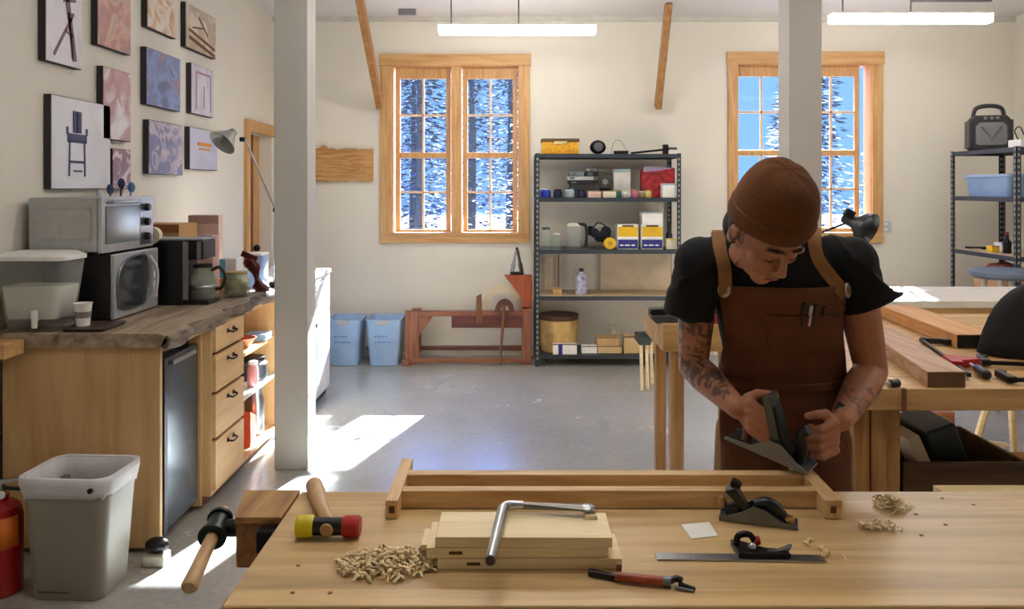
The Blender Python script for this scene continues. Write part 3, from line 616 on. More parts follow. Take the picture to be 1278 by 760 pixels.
arcpatch(MB(), c, .0795, -100, -10, .185, .30).build('orange_label', mat('orange_label', (236, 120, 30), .5), t, solid=.001)
arcpatch(MB(), c, .0798, -160, -100, .18, .28).build('grey_label', mat('grey_label', (150, 160, 176), .5), t, solid=.001)
MB().cyl(c+V((.02, -.077, .10)), c+V((.02, -.080, .10)), .022, n=18).build('round_seal', mat('seal_cream', (220, 200, 150), .5), t)
MB().cyl(c+V((0, 0, .365)), c+V((0, 0, .41)), .018, n=12).build('valve', M_steel, t)
MB().prism([c+V((-.02, -.008, .40)), c+V((.09, -.008, .425)), c+V((.09, -.008, .435)), c+V((-.02, -.008, .425))], (0, .016, 0)).build('lever', M_steel, t, bevel=.002)
MB().prism([c+V((-.02, -.008, .39)), c+V((.08, -.008, .385)), c+V((.085, -.008, .395)), c+V((-.02, -.008, .402))], (0, .016, 0)).build('handle', M_black, t, bevel=.002)
MB().tube(bez([c+V((-.02, 0, .39)), c+V((-.08, -.03, .36)), c+V((-.095, -.02, .2)), c+V((-.09, 0, .1))], 6), .009, 8).build('hose', M_black, t)
MB().cyl(c+V((.02, -.02, .375)), c+V((.02, -.028, .375)), .014, n=12).build('gauge', M_white, t)
t = thing('scrap_block', 'pale block and black strap on the floor beside the plywood cabinet', 'block', G(185, 712))
c = G(184, 714); MB().box(c.x-.04, c.x+.05, 3.23, 3.30, 0, .045).build('block', mat('block_grey', (186, 180, 164), .7), t, bevel=.006)
MB().sph((c.x+.005, 3.27, .075), (.05, .035, .032), 10).build('black_strap', M_black, t)
# white cabinet in the sun behind the post
t = thing('machine_cabinet', 'plain white cabinet in the sunlight right behind the left post', 'cabinet', (-1.7, 5.8, 0))
MB().box(-2.1, -1.376, 5.46, 6.02, .05, .90).build('cabinet_body', mat('white_enamel', (236, 236, 234), .35), t, bevel=.006)
MB().box(-2.11, -1.366, 5.45, 6.03, .90, .93).build('cabinet_top', M_white, t, bevel=.004)
MB().box(-1.376, -1.368, 5.49, 5.99, .08, .86).build('cabinet_door', MATS['white_enamel'], t, bevel=.003)
MB().tube(bez([(-1.365, 5.50, .80), (-1.355, 5.60, .84), (-1.36, 5.8, .88), (-1.36, 5.95, .91)], 5), .004, 6).build('cord', M_dsteel, t)
MB().cyl((-1.37, 5.54, .58), (-1.352, 5.54, .58), .012, n=10).build('knob', M_iron, t)
MB().box(-2.08, -1.40, 5.48, 6.0, 0, .05).build('plinth', M_iron, t)
# ---------------------------------------------------------------- along the back wall
def recycle_bin(px, lab):
    c = P(px, 452, 7.05); c.z = 0; t = thing('recycling_bin', lab, 'bin', c, 'blue bins by the back wall')
    m_ = clear('blue_bin_plastic', (176, 206, 240), .75, .35)
    T_ = TR(*c)
    MB(T_).loft([rr4(.115, .14, .03, 0), rr4(.12, .15, .03, .01), rr4(.15, .18, .035, .385), rr4(.155, .185, .035, .40), rr4(.145, .175, .035, .40), rr4(.112, .14, .03, .012), rr4(.01, .01, .004, .012)]).build('bin_body', mat('bin_blue', (168, 196, 232), .45), t, sharp=50)
    MB(T_).box(-.05, .05, -.19, -.178, .36, .395).build('handle', mat('bin_handle', (176, 170, 172), .5), t, bevel=.003)
    mb = MB(T_)
    for z, n_ in ((.25, 5), (.2, 6)):
        for i in range(n_): mb.box(-.075+i*.024, -.059+i*.024, -.172-(z-.2)*.08, -.160, z, z+.013)
    mb.build('printed_letters', mat('bin_text', (110, 150, 200), .5), t)['kind'] = 'stuff'
    MB(T_).box(-.175, -.105, -.06, 0.02, .09, .13).build('wheel_housing', mat('dark_taupe', (92, 80, 76), .6), t, bevel=.008)
recycle_bin(433, 'light blue bin by the back wall, the one beside the white cabinet')
recycle_bin(482, 'light blue bin by the back wall, the one beside the red wooden lathe')
# treadle lathe
t = thing('treadle_lathe', 'low red-brown wooden treadle lathe frame under the left window', 'lathe', (-.4, 7.0, 0))
LY = 6.98
def lx(px): return (px-640)*LY/1000
def lz(py): return CAM_Z-(py-235)*LY/1000
def lbox(name, a, b_, c_, d_, m_=M_redz, y0=LY-.04, y1=LY+.04, bev=.004): return MB().box(lx(a), lx(b_), y0, y1, max(lz(d_), 0), lz(c_)).build(name, m_, t, bevel=bev)
lbox('leg', 506, 523, 388, 455, y0=LY-.03, y1=LY+.05); lbox('leg', 651, 663, 382, 455, y0=LY-.03, y1=LY+.05)
lbox('leg', 510, 522, 390, 445, y0=LY+.20, y1=LY+.27); lbox('leg', 652, 662, 390, 445, y0=LY+.20, y1=LY+.27)
lbox('top_rail', 522, 652, 388, 394, M_red); lbox('bed_plank', 564, 652, 393, 408, mat_ if False else wood('dark_red_wood', (112, 58, 48), (78, 38, 34), 'X', 1.2, .5), LY-.05, LY+.12)
lbox('bottom_rail', 520, 654, 438, 443, wood('dark_red_rail', (124, 74, 56), (90, 50, 38), 'X', 1.2, .5), LY+.2, LY+.25)
lbox('front_rail', 506, 655, 446, 451, M_red, LY-.06, LY-.02)
MB().prism([(lx(509), LY-.02, lz(388)), (lx(545), LY-.02, lz(388)), (lx(523), LY-.02, lz(420))], (0, .03, 0)).build('corner_brace', M_redz, t)
MB().box(lx(504), lx(512), LY-.09, LY+.1, 0, .06).build('foot', M_redz, t, bevel=.004)
MB().prism([(lx(629), LY-.03, lz(343)), (lx(664), LY-.03, lz(343)), (lx(664), LY-.03, lz(385)), (lx(652), LY-.03, lz(385)), (lx(650), LY-.03, lz(370)), (lx(640), LY-.03, lz(357))], (0, .06, 0)).build('head_bracket', wood('orange_red_wood', (176, 86, 48), (136, 60, 34), 'Z', 1.4, .5), t, bevel=.003)
MB().prism([(lx(594), LY-.06, lz(402)), (lx(602), LY-.06, lz(402)), (lx(601), LY-.06, lz(366)), (lx(595), LY-.06, lz(369))], (0, .05, 0)).build('tool_post', M_brown, t, bevel=.003)
cw = V((lx(630), LY-.07, lz(388)))
ang = [math.pi*k/14 for k in range(15)]
MB().prism([cw+V((.085*math.cos(a), 0, .11*math.sin(a))) for a in ang]+[cw+V((.04*math.cos(a), 0, .06*math.sin(a))) for a in ang[::-1]], (0, .05, 0)).build('wheel_rim', MATS['dark_red_wood'], t)
MB().tube([cw+V((-.01, -.01, .07)), cw+V((-.012, -.01, -.05)), V((lx(624), LY-.08, .012))], [.016, .014, .009], 8).build('drive_rod', M_brown, t)
mb = MB(); ang = [math.pi*.0+math.pi*k/16 for k in range(17)]; cu = V((lx(628), LY+.12, lz(392)))
mb.prism([cu+V((.20*math.cos(a), 0, .25*math.sin(a))) for a in ang]+[cu+V((.14*math.cos(a), 0, .17*math.sin(a))) for a in ang[::-1]], (0, .02, 0)).build('curved_guard', mat('ivory_board', (226, 214, 184), .6), t)
t = thing('hand_pliers', 'black and white pair of pliers standing on the red lathe bracket', 'pliers', (lx(645), LY, lz(343)))
for s in (-1, 1):
    MB().tube(bez([(lx(645)+s*.045, LY, lz(343)+.004), (lx(645)+s*.03, LY, lz(330)), (lx(645)+s*.004, LY, lz(310))], 5), [.018]*6+[.012]*4+[.008], 8).build('handle', (M_black if s > 0 else mat('grey_grip', (150, 152, 158), .5)), t)
MB().sph((lx(645), LY, lz(311)), (.014, .012, .018), 8).build('joint', M_black, t)
MB().box(lx(637), lx(653), LY-.02, LY+.02, lz(343), lz(339)).build('rest', M_black, t, bevel=.003)
# ---------------------------------------------------------------- shelf racks
def rack(x0, x1, y0, y1, zs, top, lab, holes_y=True, boards=()):
    t = thing('shelf_rack', lab, 'shelf', ((x0+x1)/2, (y0+y1)/2, 0), 'steel shelf racks')
    for x, sx_ in ((x0, 1), (x1, -1)):
        for y, sy_ in ((y0, 1), (y1, -1)):
            mb = MB(); mb.box(x, x+sx_*.036, y, y+sy_*.003, 0, top).box(x, x+sx_*.003, y, y+sy_*.036, 0, top)
            post = mb.build('post', M_rackm, t)
            h = MB(); z = .06
            while z < top-.03:
                h.box(x+sx_*.010, x+sx_*.026, y-sy_*.0012, y+sy_*.0042, z, z+.022); h.box(x-sx_*.0012, x+sx_*.0042, y+sy_*.010, y+sy_*.026, z, z+.022); z += .045
            o = h.build('slots', mat('slot_grey', (150, 146, 138), .8), post); o['kind'] = 'stuff'  # slots drawn as warm grey boxes over the post
    for k, z in enumerate(zs):
        b_ = MB().box(x0+.003, x1-.003, y0+.004, y0+.012, z-.034, z).box(x0+.003, x1-.003, y1-.012, y1-.004, z-.034, z).box(x0+.004, x0+.012, y0, y1, z-.034, z).box(x1-.012, x1-.004, y0, y1, z-.034, z)
        s = b_.build('shelf_beam', M_rackm, t)
        MB().box(x0+.012, x1-.012, y0+.012, y1-.012, z-.014, z-.002 if k not in boards else z+.004).build('shelf_board', mat('shelf_mdf', (196, 172, 136), .6) if k in boards else M_rackm, s)
    return t
SY0, SY1 = 6.87, 7.315
def sx_(px, D=SY0): return (px-640)*D/1000
SZ = [CAM_Z-(py-235)*SY0/1000 for py in (192, 247, 312, 370, 443)]
rack(sx_(668), sx_(850), SY0, SY1, SZ, SZ[0]+.005, 'black steel five-shelf rack of small goods between the two windows', boards=(3,))
Z1, Z2, Z3, Z4, Z5 = [z+.001 for z in SZ]
FY = SY0+.06
def sbox(name, lab, a, b_, ztop_py, zf, m_, D=FY, dy=.14, cat='box', band=None, group=None):
    return carton(name, lab, sx_(a, D), sx_(b_, D), D, D+dy, zf, CAM_Z-(ztop_py-235)*D/1000, m_, band=band, cat=cat, group=group)
# top shelf
t = thing('tool_case', 'yellow case with dark lid on top of the black rack', 'case', (sx_(700), FY, Z1))
MB().box(sx_(677), sx_(723), FY, FY+.2, Z1, Z1+.105).build('case_body', mat('case_yellow', (224, 164, 26), .5, noise=(30, .3)), t, bevel=.006)
MB().box(sx_(676), sx_(724), FY-.004, FY+.204, Z1+.105, Z1+.135).build('case_lid', mat('case_brown', (90, 66, 34), .5), t, bevel=.004)
MB().box(sx_(692), sx_(708), FY-.010, FY, Z1+.085, Z1+.11).build('latch', mat('latch_grey', (220, 200, 140), .4), t, bevel=.002)
t = thing('round_lamp', 'round black lamp-like gadget on top of the black rack', 'gadget', (sx_(748), FY, Z1))
c = V((sx_(748), FY+.06, Z1+.062)); MB().sph(c, (.07, .05, .062), 14).build('shell', M_iron, t)
MB().lathe(c+V((0, -.042, .0)), [(0, 0), (.035, 0), (.04, .012), (0, .016)], R=RX(90).to_3x3()).build('front_ring', mat('ring_grey', (90, 88, 96), .3), t)
t = thing('wire_coil', 'pale wire loop standing on top of the black rack', 'wire', (sx_(775), FY, Z1))
MB().tube(bez([(sx_(764), FY+.05, Z1+.005), (sx_(768), FY+.05, Z1+.10), (sx_(776), FY+.05, Z1+.12), (sx_(784), FY+.05, Z1+.04), (sx_(792), FY+.05, Z1+.006)], 6), .0035, 6).build('loop', mat('pale_wire', (170, 164, 150), .5), t)
MB().box(sx_(768), sx_(786), FY+.03, FY+.08, Z1, Z1+.03).build('clip', M_iron, t, bevel=.004)
t = thing('bar_clamp', 'long dark bar clamp lying on top of the black rack', 'clamp', (sx_(820), FY, Z1))
MB().tube([(sx_(790), FY+.05, Z1+.01), (sx_(838), FY+.05, Z1+.045)], .009, 8).build('bar', M_iron, t)
MB().box(sx_(830), sx_(837), FY+.03, FY+.07, Z1, Z1+.085).build('jaw', M_iron, t, bevel=.004)
MB().tube([(sx_(834), FY+.05, Z1+.055), (sx_(848), FY+.05, Z1+.05)], .010, 8).build('handle', M_dsteel, t)
# second shelf
jar('paint_jar', 'small blue tub with white lid, left end of the second shelf', (sx_(681), FY+.06, Z2), .05, .07, mat('cobalt', (30, 60, 170), .4), M_white)
jar('dark_jar', 'dark blue small jar beside the blue tub on the second shelf', (sx_(697), FY+.05, Z2), .038, .065, M_navy, M_black)
jar('glass_jar', 'clear glass jar with grey lid on the second shelf', (sx_(712), FY+.04, Z2), .042, .075, mat('frosted', (170, 186, 190), .25), M_dsteel)
jar('dark_jar', 'squat navy jar right of the clear jar on the second shelf', (sx_(727), FY+.05, Z2), .036, .06, M_navy, M_iron)
sbox('small_box', 'pinkish flat carton on the second shelf', 734, 750, 238, Z2, mat('blush_card', (226, 190, 178), .7))
sbox('small_box', 'cream flat carton right of the pinkish one, second shelf', 753, 769, 238, Z2, mat('cream_card', (232, 222, 196), .7))
k0 = 0
for i, (a, b_, zb, zt, col) in enumerate(((710, 745, 225, 230, (30, 30, 40)), (708, 741, 220, 225, (222, 222, 226)), (731, 747, 214, 220, (20, 20, 24)), (711, 729, 214, 220, (150, 160, 176)), (733, 744, 210, 214, (200, 204, 210)))):
    zb, zt = max(zb, zt), min(zb, zt); z0 = CAM_Z-(zb-235)*7.05/1000+.0005; z1 = CAM_Z-(zt-235)*7.05/1000-.0005
    t = thing('electronic_device', '%s slim device in the pile of gadgets on the second shelf' % ('black wide bottom', 'white wide', 'black short', 'grey small', 'pale topmost')[i], 'device', (sx_((a+b_)/2, 7.05), 7.1, z0), 'gadget pile on the second shelf')
    MB().box(sx_(a, 7.05), sx_(b_, 7.05), 7.05+.008*i, 7.20, z0, z1).build('case', mat('dev_%d' % i, col, .4), t, bevel=.004)
    MB().box(sx_(a+3, 7.05), sx_(a+9, 7.05), 7.047+.008*i, 7.05+.008*i, z0+.008, z1-.008).build('port', M_dsteel, t)
t = thing('plastic_tote', 'low dark tote under the gadget pile on the second shelf', 'tote', (sx_(727, 7.05), 7.1, Z2))
MB().box(sx_(712, 7.05), sx_(742, 7.05), 7.06, 7.2, Z2, CAM_Z-(230-235)*7.05/1000-.001).build('tote_body', mat('charcoal_tote', (62, 62, 66), .6), t, bevel=.004)
t = thing('cable_reel', 'round grey reel beside the gadget pile on the second shelf', 'reel', (sx_(756), 7.05, Z2))
c = V((sx_(757, 7.0), 7.13, Z2+.14)); MB().tube([c+V((0, -.02, 0)), c+V((0, .02, 0))], .06, 18).build('flange', mat('reel_grey', (84, 86, 86), .5), t, bevel=.003)
MB().tube([c+V((0, -.03, 0)), c+V((0, -.02, 0))], .025, 14).build('hub', M_steel, t)
MB().box(c.x-.05, c.x+.05, 7.11, 7.16, Z2, Z2+.082).build('stand', M_iron, t)
sbox('white_box', 'white square box at the back of the second shelf', 766, 787, 211, Z2, M_paper, D=7.08, dy=.12, band=mat('label_grey', (170, 190, 200), .7))
for i, (px, h, r, col, lab) in enumerate(((773, .06, .03, (60, 110, 90), 'green'), (782, .05, .026, (226, 226, 220), 'white'), (794, .065, .03, (206, 120, 150), 'pink'), (803, .05, .028, (150, 130, 90), 'tan'), (811, .06, .03, (216, 200, 120), 'yellowish'))):
    jar('small_jar', 'small %s pot in the row in front of the red bag, second shelf' % lab, (sx_(px), FY+.03, Z2), r, h, mat('pot_'+lab, col, .5), M_white if i % 2 else M_brass, group='pots on the second shelf')
t = thing('gift_bag', 'red patterned shopping bag on the second shelf', 'bag', (sx_(822), 7.05, Z2))
a, b_ = sx_(801, 7.03), sx_(843, 7.03)
MB().hexa([(a, 7.03, Z2), (b_, 7.03, Z2), (b_, 7.16, Z2), (a, 7.16, Z2)], [(a+.0, 7.06, Z2+.24), (b_, 7.05, Z2+.26), (b_, 7.12, Z2+.26), (a+.0, 7.12, Z2+.24)]).build('bag_body', mat('red_pattern', (186, 30, 44), .5, noise=(22, .7)), t, bevel=.004)
MB().prism([(a+.02, 7.055, Z2+.225), (a+.15, 7.052, Z2+.235), (b_, 7.048, Z2+.262), (a+.02, 7.055, Z2+.272)], (0, .004, 0)).build('tissue_flap', mat('lilac_tissue', (176, 156, 190), .6), t)
sbox('white_cube', 'small white cube box at the right end of the second shelf', 827, 845, 229, Z2, M_paper, D=FY-.02, dy=.1, band=mat('label_grey', (1, 1, 1)))
# third shelf
jar('glass_jar', 'tall clear jar with pale lid, left end of the third shelf', (sx_(682), FY+.05, Z3), .042, .17, M_jar, M_dsteel)
jar('glass_jar', 'short clear jar second from left on the third shelf', (sx_(696), FY+.08, Z3), .036, .12, M_jar, mat('lid_cream', (220, 214, 196), .5))
t = thing('plastic_jug', 'clear jug with a black handle on the third shelf', 'jug', (sx_(718), FY+.05, Z3))
c = V((sx_(718), FY+.06, Z3)); MB().lathe(c, [(0, 0), (.055, 0), (.06, .02), (.065, .2), (.062, .2), (.056, .02), (0, .006)]).build('jug_body', M_clear, t)
MB().tube(bez([c+V((.03, -.03, .215)), c+V((.09, -.03, .21)), c+V((.105, -.03, .15)), c+V((.10, -.03, .02))], 6), .014, 8).build('handle', M_black, t)
MB().lathe(c, [(0, .2), (.066, .2), (.05, .222), (0, .225)]).build('lid', mat('lid_cream', (1, 1, 1)), t)
t = thing('gadget_bag', 'lumpy black bag of cables on the third shelf', 'bag', (sx_(752), FY+.06, Z3))
mb = MB(); rr = random.Random(6)
for i in range(9): mb.sph((sx_(737+rr.random()*28), FY+.08+rr.random()*.05, Z3+.05+rr.random()*.13), (.045, .035, .045), 9)
mb.build('bag_body', mat('black_fabric', (24, 22, 30), .8), t, remesh=.008, smooth=4)
MB().tube(bez([(sx_(740), FY+.05, Z3+.16), (sx_(748), FY+.02, Z3+.23), (sx_(762), FY+.05, Z3+.18)], 5), .006, 6).build('strap', M_navy, t)
t = thing('tape_roll', 'yellow roll of tape in front of the black bag, third shelf', 'tape', (sx_(762), FY, Z3))
c = V((sx_(762), FY+.0, Z3+.052)); MB().tube([c+V((0, -.02, 0)), c+V((0, .025, 0))], .052, 20).build('roll', M_yel, t, bevel=.004); MB().tube([c+V((0, -.024, 0)), c+V((0, -.019, 0))], .02, 14).build('core', M_brass, t)
def printed_box(lab, a, b_):
    t = thing('printed_box', lab, 'box', (sx_((a+b_)/2), FY, Z3), 'yellow and blue cartons')
    h = .215; MB().box(sx_(a), sx_(b_), FY, FY+.2, Z3, Z3+h).build('carton', M_paper, t, bevel=.002)
    MB().box(sx_(a)+.004, sx_(b_)-.004, FY-.0015, FY, Z3+.11, Z3+h-.02).build('yellow_panel', M_yel, t)
    f = MB().box(sx_(a)+.004, sx_(b_)-.004, FY-.0015, FY, Z3+.008, Z3+.085).build('blue_panel', M_blue, t)
    mb = MB(); x = sx_(a)+.02
    for w_ in (.03, .045, .03): mb.box(x, x+w_, FY-.003, FY-.0015, Z3+.03, Z3+.042); x += w_+.012
    mb.build('white_lettering', M_white, f)['kind'] = 'stuff'
    MB().box(sx_(a)+.04, sx_(b_)-.04, FY-.002, FY+.01, Z3+h-.02, Z3+h-.006).build('hand_hole', mat('hole_dark', (90, 60, 20), .8), t)
printed_box('yellow and dark blue carton beside the tape roll, third shelf', 772, 798)
printed_box('yellow and dark blue carton with a white box on it, third shelf', 802, 829)
carton('white_box', 'plain white box on the right yellow and blue carton', sx_(803), sx_(829), FY+.005, FY+.18, Z3+.217, Z3+.32, M_paper, band=mat('label_grey', (1, 1, 1)))
jar('black_bottle', 'small black bottle at the right end of the third shelf', (sx_(835, 7.15), 7.15, Z3), .03, .2, M_black, M_black, 'bottle', neck=.6)
sbox('small_box', 'white and yellowish packet at the right end of the third shelf', 832, 844, 298, Z3, mat('cream_card', (1, 1, 1)), dy=.06, band=M_yel)
# fourth shelf
jar('paint_can', 'white and blue spotted can on the otherwise empty fourth shelf', (sx_(727), FY+.05, Z4+.005), .052, .2, mat('blue_spots', (190, 190, 214), .4, noise=(26, .85)), M_navy, 'can', neck=.78)
sbox('wood_block', 'small pale wood block at the left of the fourth shelf', 690, 701, 360, Z4+.004, M_pinex, cat='block', dy=.08)
tag(MB().cyl((sx_(699), FY+.15, Z4+.005), (sx_(699), FY+.15, Z4+.37), .006, n=8).build('dowel', M_brown), 'thin upright dowel at the left of the fourth shelf', 'dowel')
for i, (a, b_, zt) in enumerate(((680, 690, 322), (750, 838, 317))):
    tag(MB().box(sx_(a, 7.25), sx_(b_, 7.25), 7.27, 7.29, Z4+.005, CAM_Z-(zt-235)*7.25/1000).build('panel_board', mat('beige_panel', (216, 196, 168), .6)), ('narrow', 'wide')[i]+' beige board leaning at the back of the fourth shelf', 'board')
# bottom shelf
t = thing('bark_basket', 'round bark basket with a dark opening, left end of the bottom shelf', 'basket', (sx_(699), FY+.16, Z5))
c = V((sx_(699), FY+.17, Z5)); MB().lathe(c, [(0, 0), (.155, 0), (.165, .05), (.172, .30), (.160, .30), (.15, .02), (0, .02)], 30).build('basket_wall', mat('bark_tan', (206, 168, 104), .7, noise=(9, .35)), t)
MB().lathe(c, [(.160, .27), (.176, .275), (.176, .315), (.160, .315)], 30).build('rim', mat('dark_rim', (84, 50, 34), .6), t)
sbox('small_box', 'white carton with a blue end in front of the bark basket', 690, 720, 429, Z5, M_paper, D=SY0+.012, dy=.04, band=mat('seam', (1, 1, 1)))
tag(MB().box(sx_(697), sx_(702), SY0+.009, SY0+.012, Z5, CAM_Z-(430-235)*SY0/1000).build('blue_sticker', M_blue), 'blue strip sticker on the white carton by the basket', 'sticker')
sbox('small_box', 'flat white box right of the bark basket', 726, 745, 432, Z5, M_paper, dy=.08, band=mat('seam', (1, 1, 1)))
sbox('small_box', 'flat pale wooden box, bottom shelf middle, lower one', 746, 776, 432, Z5, mat('tan_box', (214, 182, 130), .6), dy=.12, band=mat('seam', (1, 1, 1)))
o = carton('small_box', 'tan box stacked on the flat pale box, bottom shelf', sx_(746), sx_(774), FY+.01, FY+.12, CAM_Z-(432-235)*FY/1000+.0012, CAM_Z-(421-235)*FY/1000, mat('tan_box2', (200, 164, 110), .6))
sbox('small_box', 'tan cube box right of the stacked pair, bottom shelf', 779, 798, 419, Z5, mat('tan_box', (1, 1, 1)), dy=.12)
sbox('small_box', 'pale box at the right end of the bottom shelf', 806, 820, 424, Z5, mat('tan_box2', (1, 1, 1)), dy=.12)
jar('paper_cup', 'small pale cup with brown spots hanging back on the bottom shelf', (sx_(766, 7.2), 7.2, Z5+0), .03, .2, mat('cup_spot', (206, 196, 176), .7, noise=(20, .4)), None, 'cup')
# work stool at the end of the rack, and thin legged stand
t = thing('small_stand', 'small black clamp on two thin pale wooden legs in front of the rack', 'stand', P(805, 488, 6.05))
D = 6.05; q = lambda px, py, dd=0: P(px, py, D+dd)
for a_, b_, dd in ((800, 801, 0), (807, 808, .02)): MB().tube([q(a_, 428, dd), (q(b_, 488, dd).x, D+dd, 0.005)], .013, 8).build('leg', M_pale, t)
MB().tube([q(812, 428, .2), (q(814, 470, .2).x, D+.2, .005)], .013, 8).build('leg', M_pale, t)
MB().box(q(797, 0).x, q(812, 0).x, D-.03, D+.22, q(0, 430).z, q(0, 420).z).build('clamp_body', mat('green_black', (34, 48, 40), .5), t, bevel=.006)
MB().tube(bez([q(801, 424), q(806, 414), q(818, 417), q(824, 430)], 5), .011, 8).build('clamp_arm', MATS['green_black'], t)
# right rack along the right wall
RX0, RX1 = 3.77, 4.22
RZs = [CAM_Z-(py-235)*.0069 for py in (190, 245, 310)]+[.55, .12]
rack(RX0, RX1, 6.0, 6.9, RZs, RZs[0]+.005, 'steel rack with the black radio on top, at the right wall', boards=(2,))
t = thing('work_radio', 'chunky grey and black jobsite radio on top of the right rack', 'radio', (4.0, 6.55, RZs[0]))
T_ = TR(3.93, 6.62, RZs[0]+.002) @ RZ(-18) @ Matrix.Diagonal((.88, .88, .95, 1))
hull = [(-.15, .0), (-.175, .03), (-.175, .25), (-.13, .30), (.13, .30), (.175, .25), (.175, .03), (.15, 0)]
MB(T_).prism([(x, -.10, z) for x, z in hull], (0, .2, 0)).build('body', mat('radio_black', (34, 34, 36), .5), t, bevel=.012)
MB(T_).prism([(x*.74, -.112, .04+z*.66) for x, z in hull], (0, .012, 0)).build('speaker_face', mat('radio_grey', (112, 112, 116), .5), t, bevel=.006)
mb = MB(T_); mb.tube([(-.08, -.115, .20), (0, -.118, .09), (.08, -.115, .20)], .006, 6).build('grille_ridge', M_dsteel, t)
MB(T_).tube(bez([(-.13, 0, .29), (-.11, 0, .36), (-.05, 0, .385), (.05, 0, .385), (.11, 0, .36), (.13, 0, .29)], 5), .018, 8).build('handle', MATS['radio_black'], t)
for k in (-1, 0, 1): MB(T_).cyl((k*.05, -.10, .275), (k*.05, -.12, .275), .014, n=12).build('knob', M_dsteel, t)
for k in (-1, 1): MB(T_).box(k*.165-.015, k*.165+.015, -.11, .11, .02, .26).build('bumper', M_black, t, bevel=.006)
t = thing('white_bin', 'white low bin with a black cord on the right rack, beside the radio', 'bin', (4.0, 6.1, RZs[0]))
MB().box(3.83, 4.14, 6.04, 6.20, RZs[0]+.001, RZs[0]+.06).build('bin_body', M_white, t, bevel=.006)
MB().tube(bez([(3.86, 6.12, RZs[0]+.06), (3.84, 6.13, RZs[0]+.13), (3.88, 6.13, RZs[0]+.16), (3.90, 6.1, RZs[0]+.09), (3.93, 6.1, RZs[0]+.18), (3.97, 6.12, RZs[0]+.061)], 5), .005, 6).build('cord', M_black, t)
t = thing('storage_tote', 'translucent pale blue tote on the second level of the right rack', 'tote', (3.99, 6.5, RZs[1]))
mt = mat('pale_blue_tote', (128, 158, 192), .35)
T_ = TR(3.99, 6.46, RZs[1]+.001); MB(T_).loft([rr4(.16, .27, .03, 0), rr4(.18, .30, .03, .16)]).build('tote_body', mt, t, sharp=50); MB(T_).loft([rr4(.19, .31, .03, .16), rr4(.19, .31, .03, .18)]).build('tote_lid', mat('tote_lid', (150, 176, 206), .4), t)
zz = RZs[2]+.005
jar('dark_bottle', 'small dark bottle with red cap on the third level of the right rack', (3.90, 6.32, zz), .03, .15, M_iron, M_redp, 'bottle', neck=.6)
carton('small_box', 'yellow small box beside the dark bottle on the right rack', 3.84, 3.90, 6.42, 6.50, zz, zz+.05, M_yel)
carton('small_box', 'white small box behind the yellow one on the right rack', 3.95, 4.05, 6.48, 6.58, zz, zz+.07, M_paper)
tag(MB().tube(bez([(3.84, 6.80, zz+.012), (3.88, 6.74, zz+.015), (3.93, 6.80, zz+.012), (3.99, 6.70, zz+.014), (3.90, 6.66, zz+.012)], 6), .008, 6).build('cable_coil', M_iron), 'coil of dark cable at the far end of the right rack third level', 'cable')
t = thing('paper_bag', 'tan paper bag with reddish contents below the third level of the right rack', 'bag', (3.98, 6.35, .55))
MB().hexa([(3.80, 6.2, .552), (4.12, 6.2, .552), (4.12, 6.6, .552), (3.80, 6.6, .552)], [(3.79, 6.22, .86), (4.11, 6.22, .88), (4.10, 6.58, .89), (3.79, 6.6, .86)]).build('bag_body', M_card, t, bevel=.006)
mb = MB(); rr = random.Random(12)
MB().hexa([(3.83, 6.26, .86), (4.08, 6.26, .87), (4.07, 6.54, .88), (3.83, 6.56, .86)], [(3.86, 6.3, .93), (4.0, 6.3, .91), (4.0, 6.5, .94), (3.86, 6.5, .92)]).build('contents', mat('reddish_cloth', (150, 84, 66), .8, noise=(20, .4)), t, bevel=.01)
# ---------------------------------------------------------------- the front workbench and what lies on it
BZ = .85
t = thing('workbench', 'long pale hardwood workbench across the foreground', 'workbench', (.55, 1.55, 0))
MB().box(-.475, 1.65, 1.305, 1.80, .775, BZ).build('bench_top', M_bench, t, bevel=.004)
MB().box(-.478, -.40, 1.302, 1.345, .774, BZ-.004).build('end_cap', wood('end_grain_brown', (170, 116, 68), (120, 74, 40), 'Y', 2, .5), t, bevel=.003)
for x in (-.25, 1.35):
    for y in (1.38, 1.70): MB().box(x-.045, x+.045, y-.045, y+.045, 0, .775).build('leg', M_beechz, t, bevel=.004)
    MB().box(x-.03, x+.03, 1.42, 1.66, .15, .23).build('trestle_rail', M_beechy, t, bevel=.003)
MB().box(-.25, 1.35, 1.66, 1.72, .28, .40).build('stretcher', M_beechy, t, bevel=.003)
mb = MB()
for px, py in ((365, 740), (412, 740), (372, 706), (1092, 622), (1176, 622), (1105, 628), (1143, 642), (1180, 655), (1150, 668), (1215, 630)):
    c = G(px, py, BZ); r = .003; mb = MB().lathe(c, [(0, .0002), (r*1.3, .0002), (r*1.3, .0008), (0, .0008)], 10); mb.build('dent', mat('dent_dark', (128, 88, 52), .7), t)
# leg vise at the left end
t = thing('bench_vise', 'wooden tail vise jaw with black screw at the left end of the bench', 'vise', (-.56, 1.7, .7))
MB().hexa([(-.572, 1.655, .745), (-.482, 1.655, .745), (-.482, 1.80, .745), (-.600, 1.80, .745)], [(-.572, 1.655, BZ), (-.482, 1.655, BZ), (-.482, 1.80, BZ), (-.600, 1.80, BZ)]).build('jaw', wood('vise_jaw', (176, 122, 74), (120, 76, 42), 'Y', 1.4, .45), t, bevel=.004)
MB().hexa([(-.574, 1.652, BZ-.012), (-.478, 1.652, BZ-.012), (-.478, 1.802, BZ-.012), (-.602, 1.802, BZ-.012)], [(-.574, 1.652, BZ+.002), (-.478, 1.652, BZ+.002), (-.478, 1.802, BZ+.002), (-.602, 1.802, BZ+.002)]).build('jaw_top_layer', M_beechy, t, bevel=.002)  # added thin paler layer, makes the jaw top lighter than its front
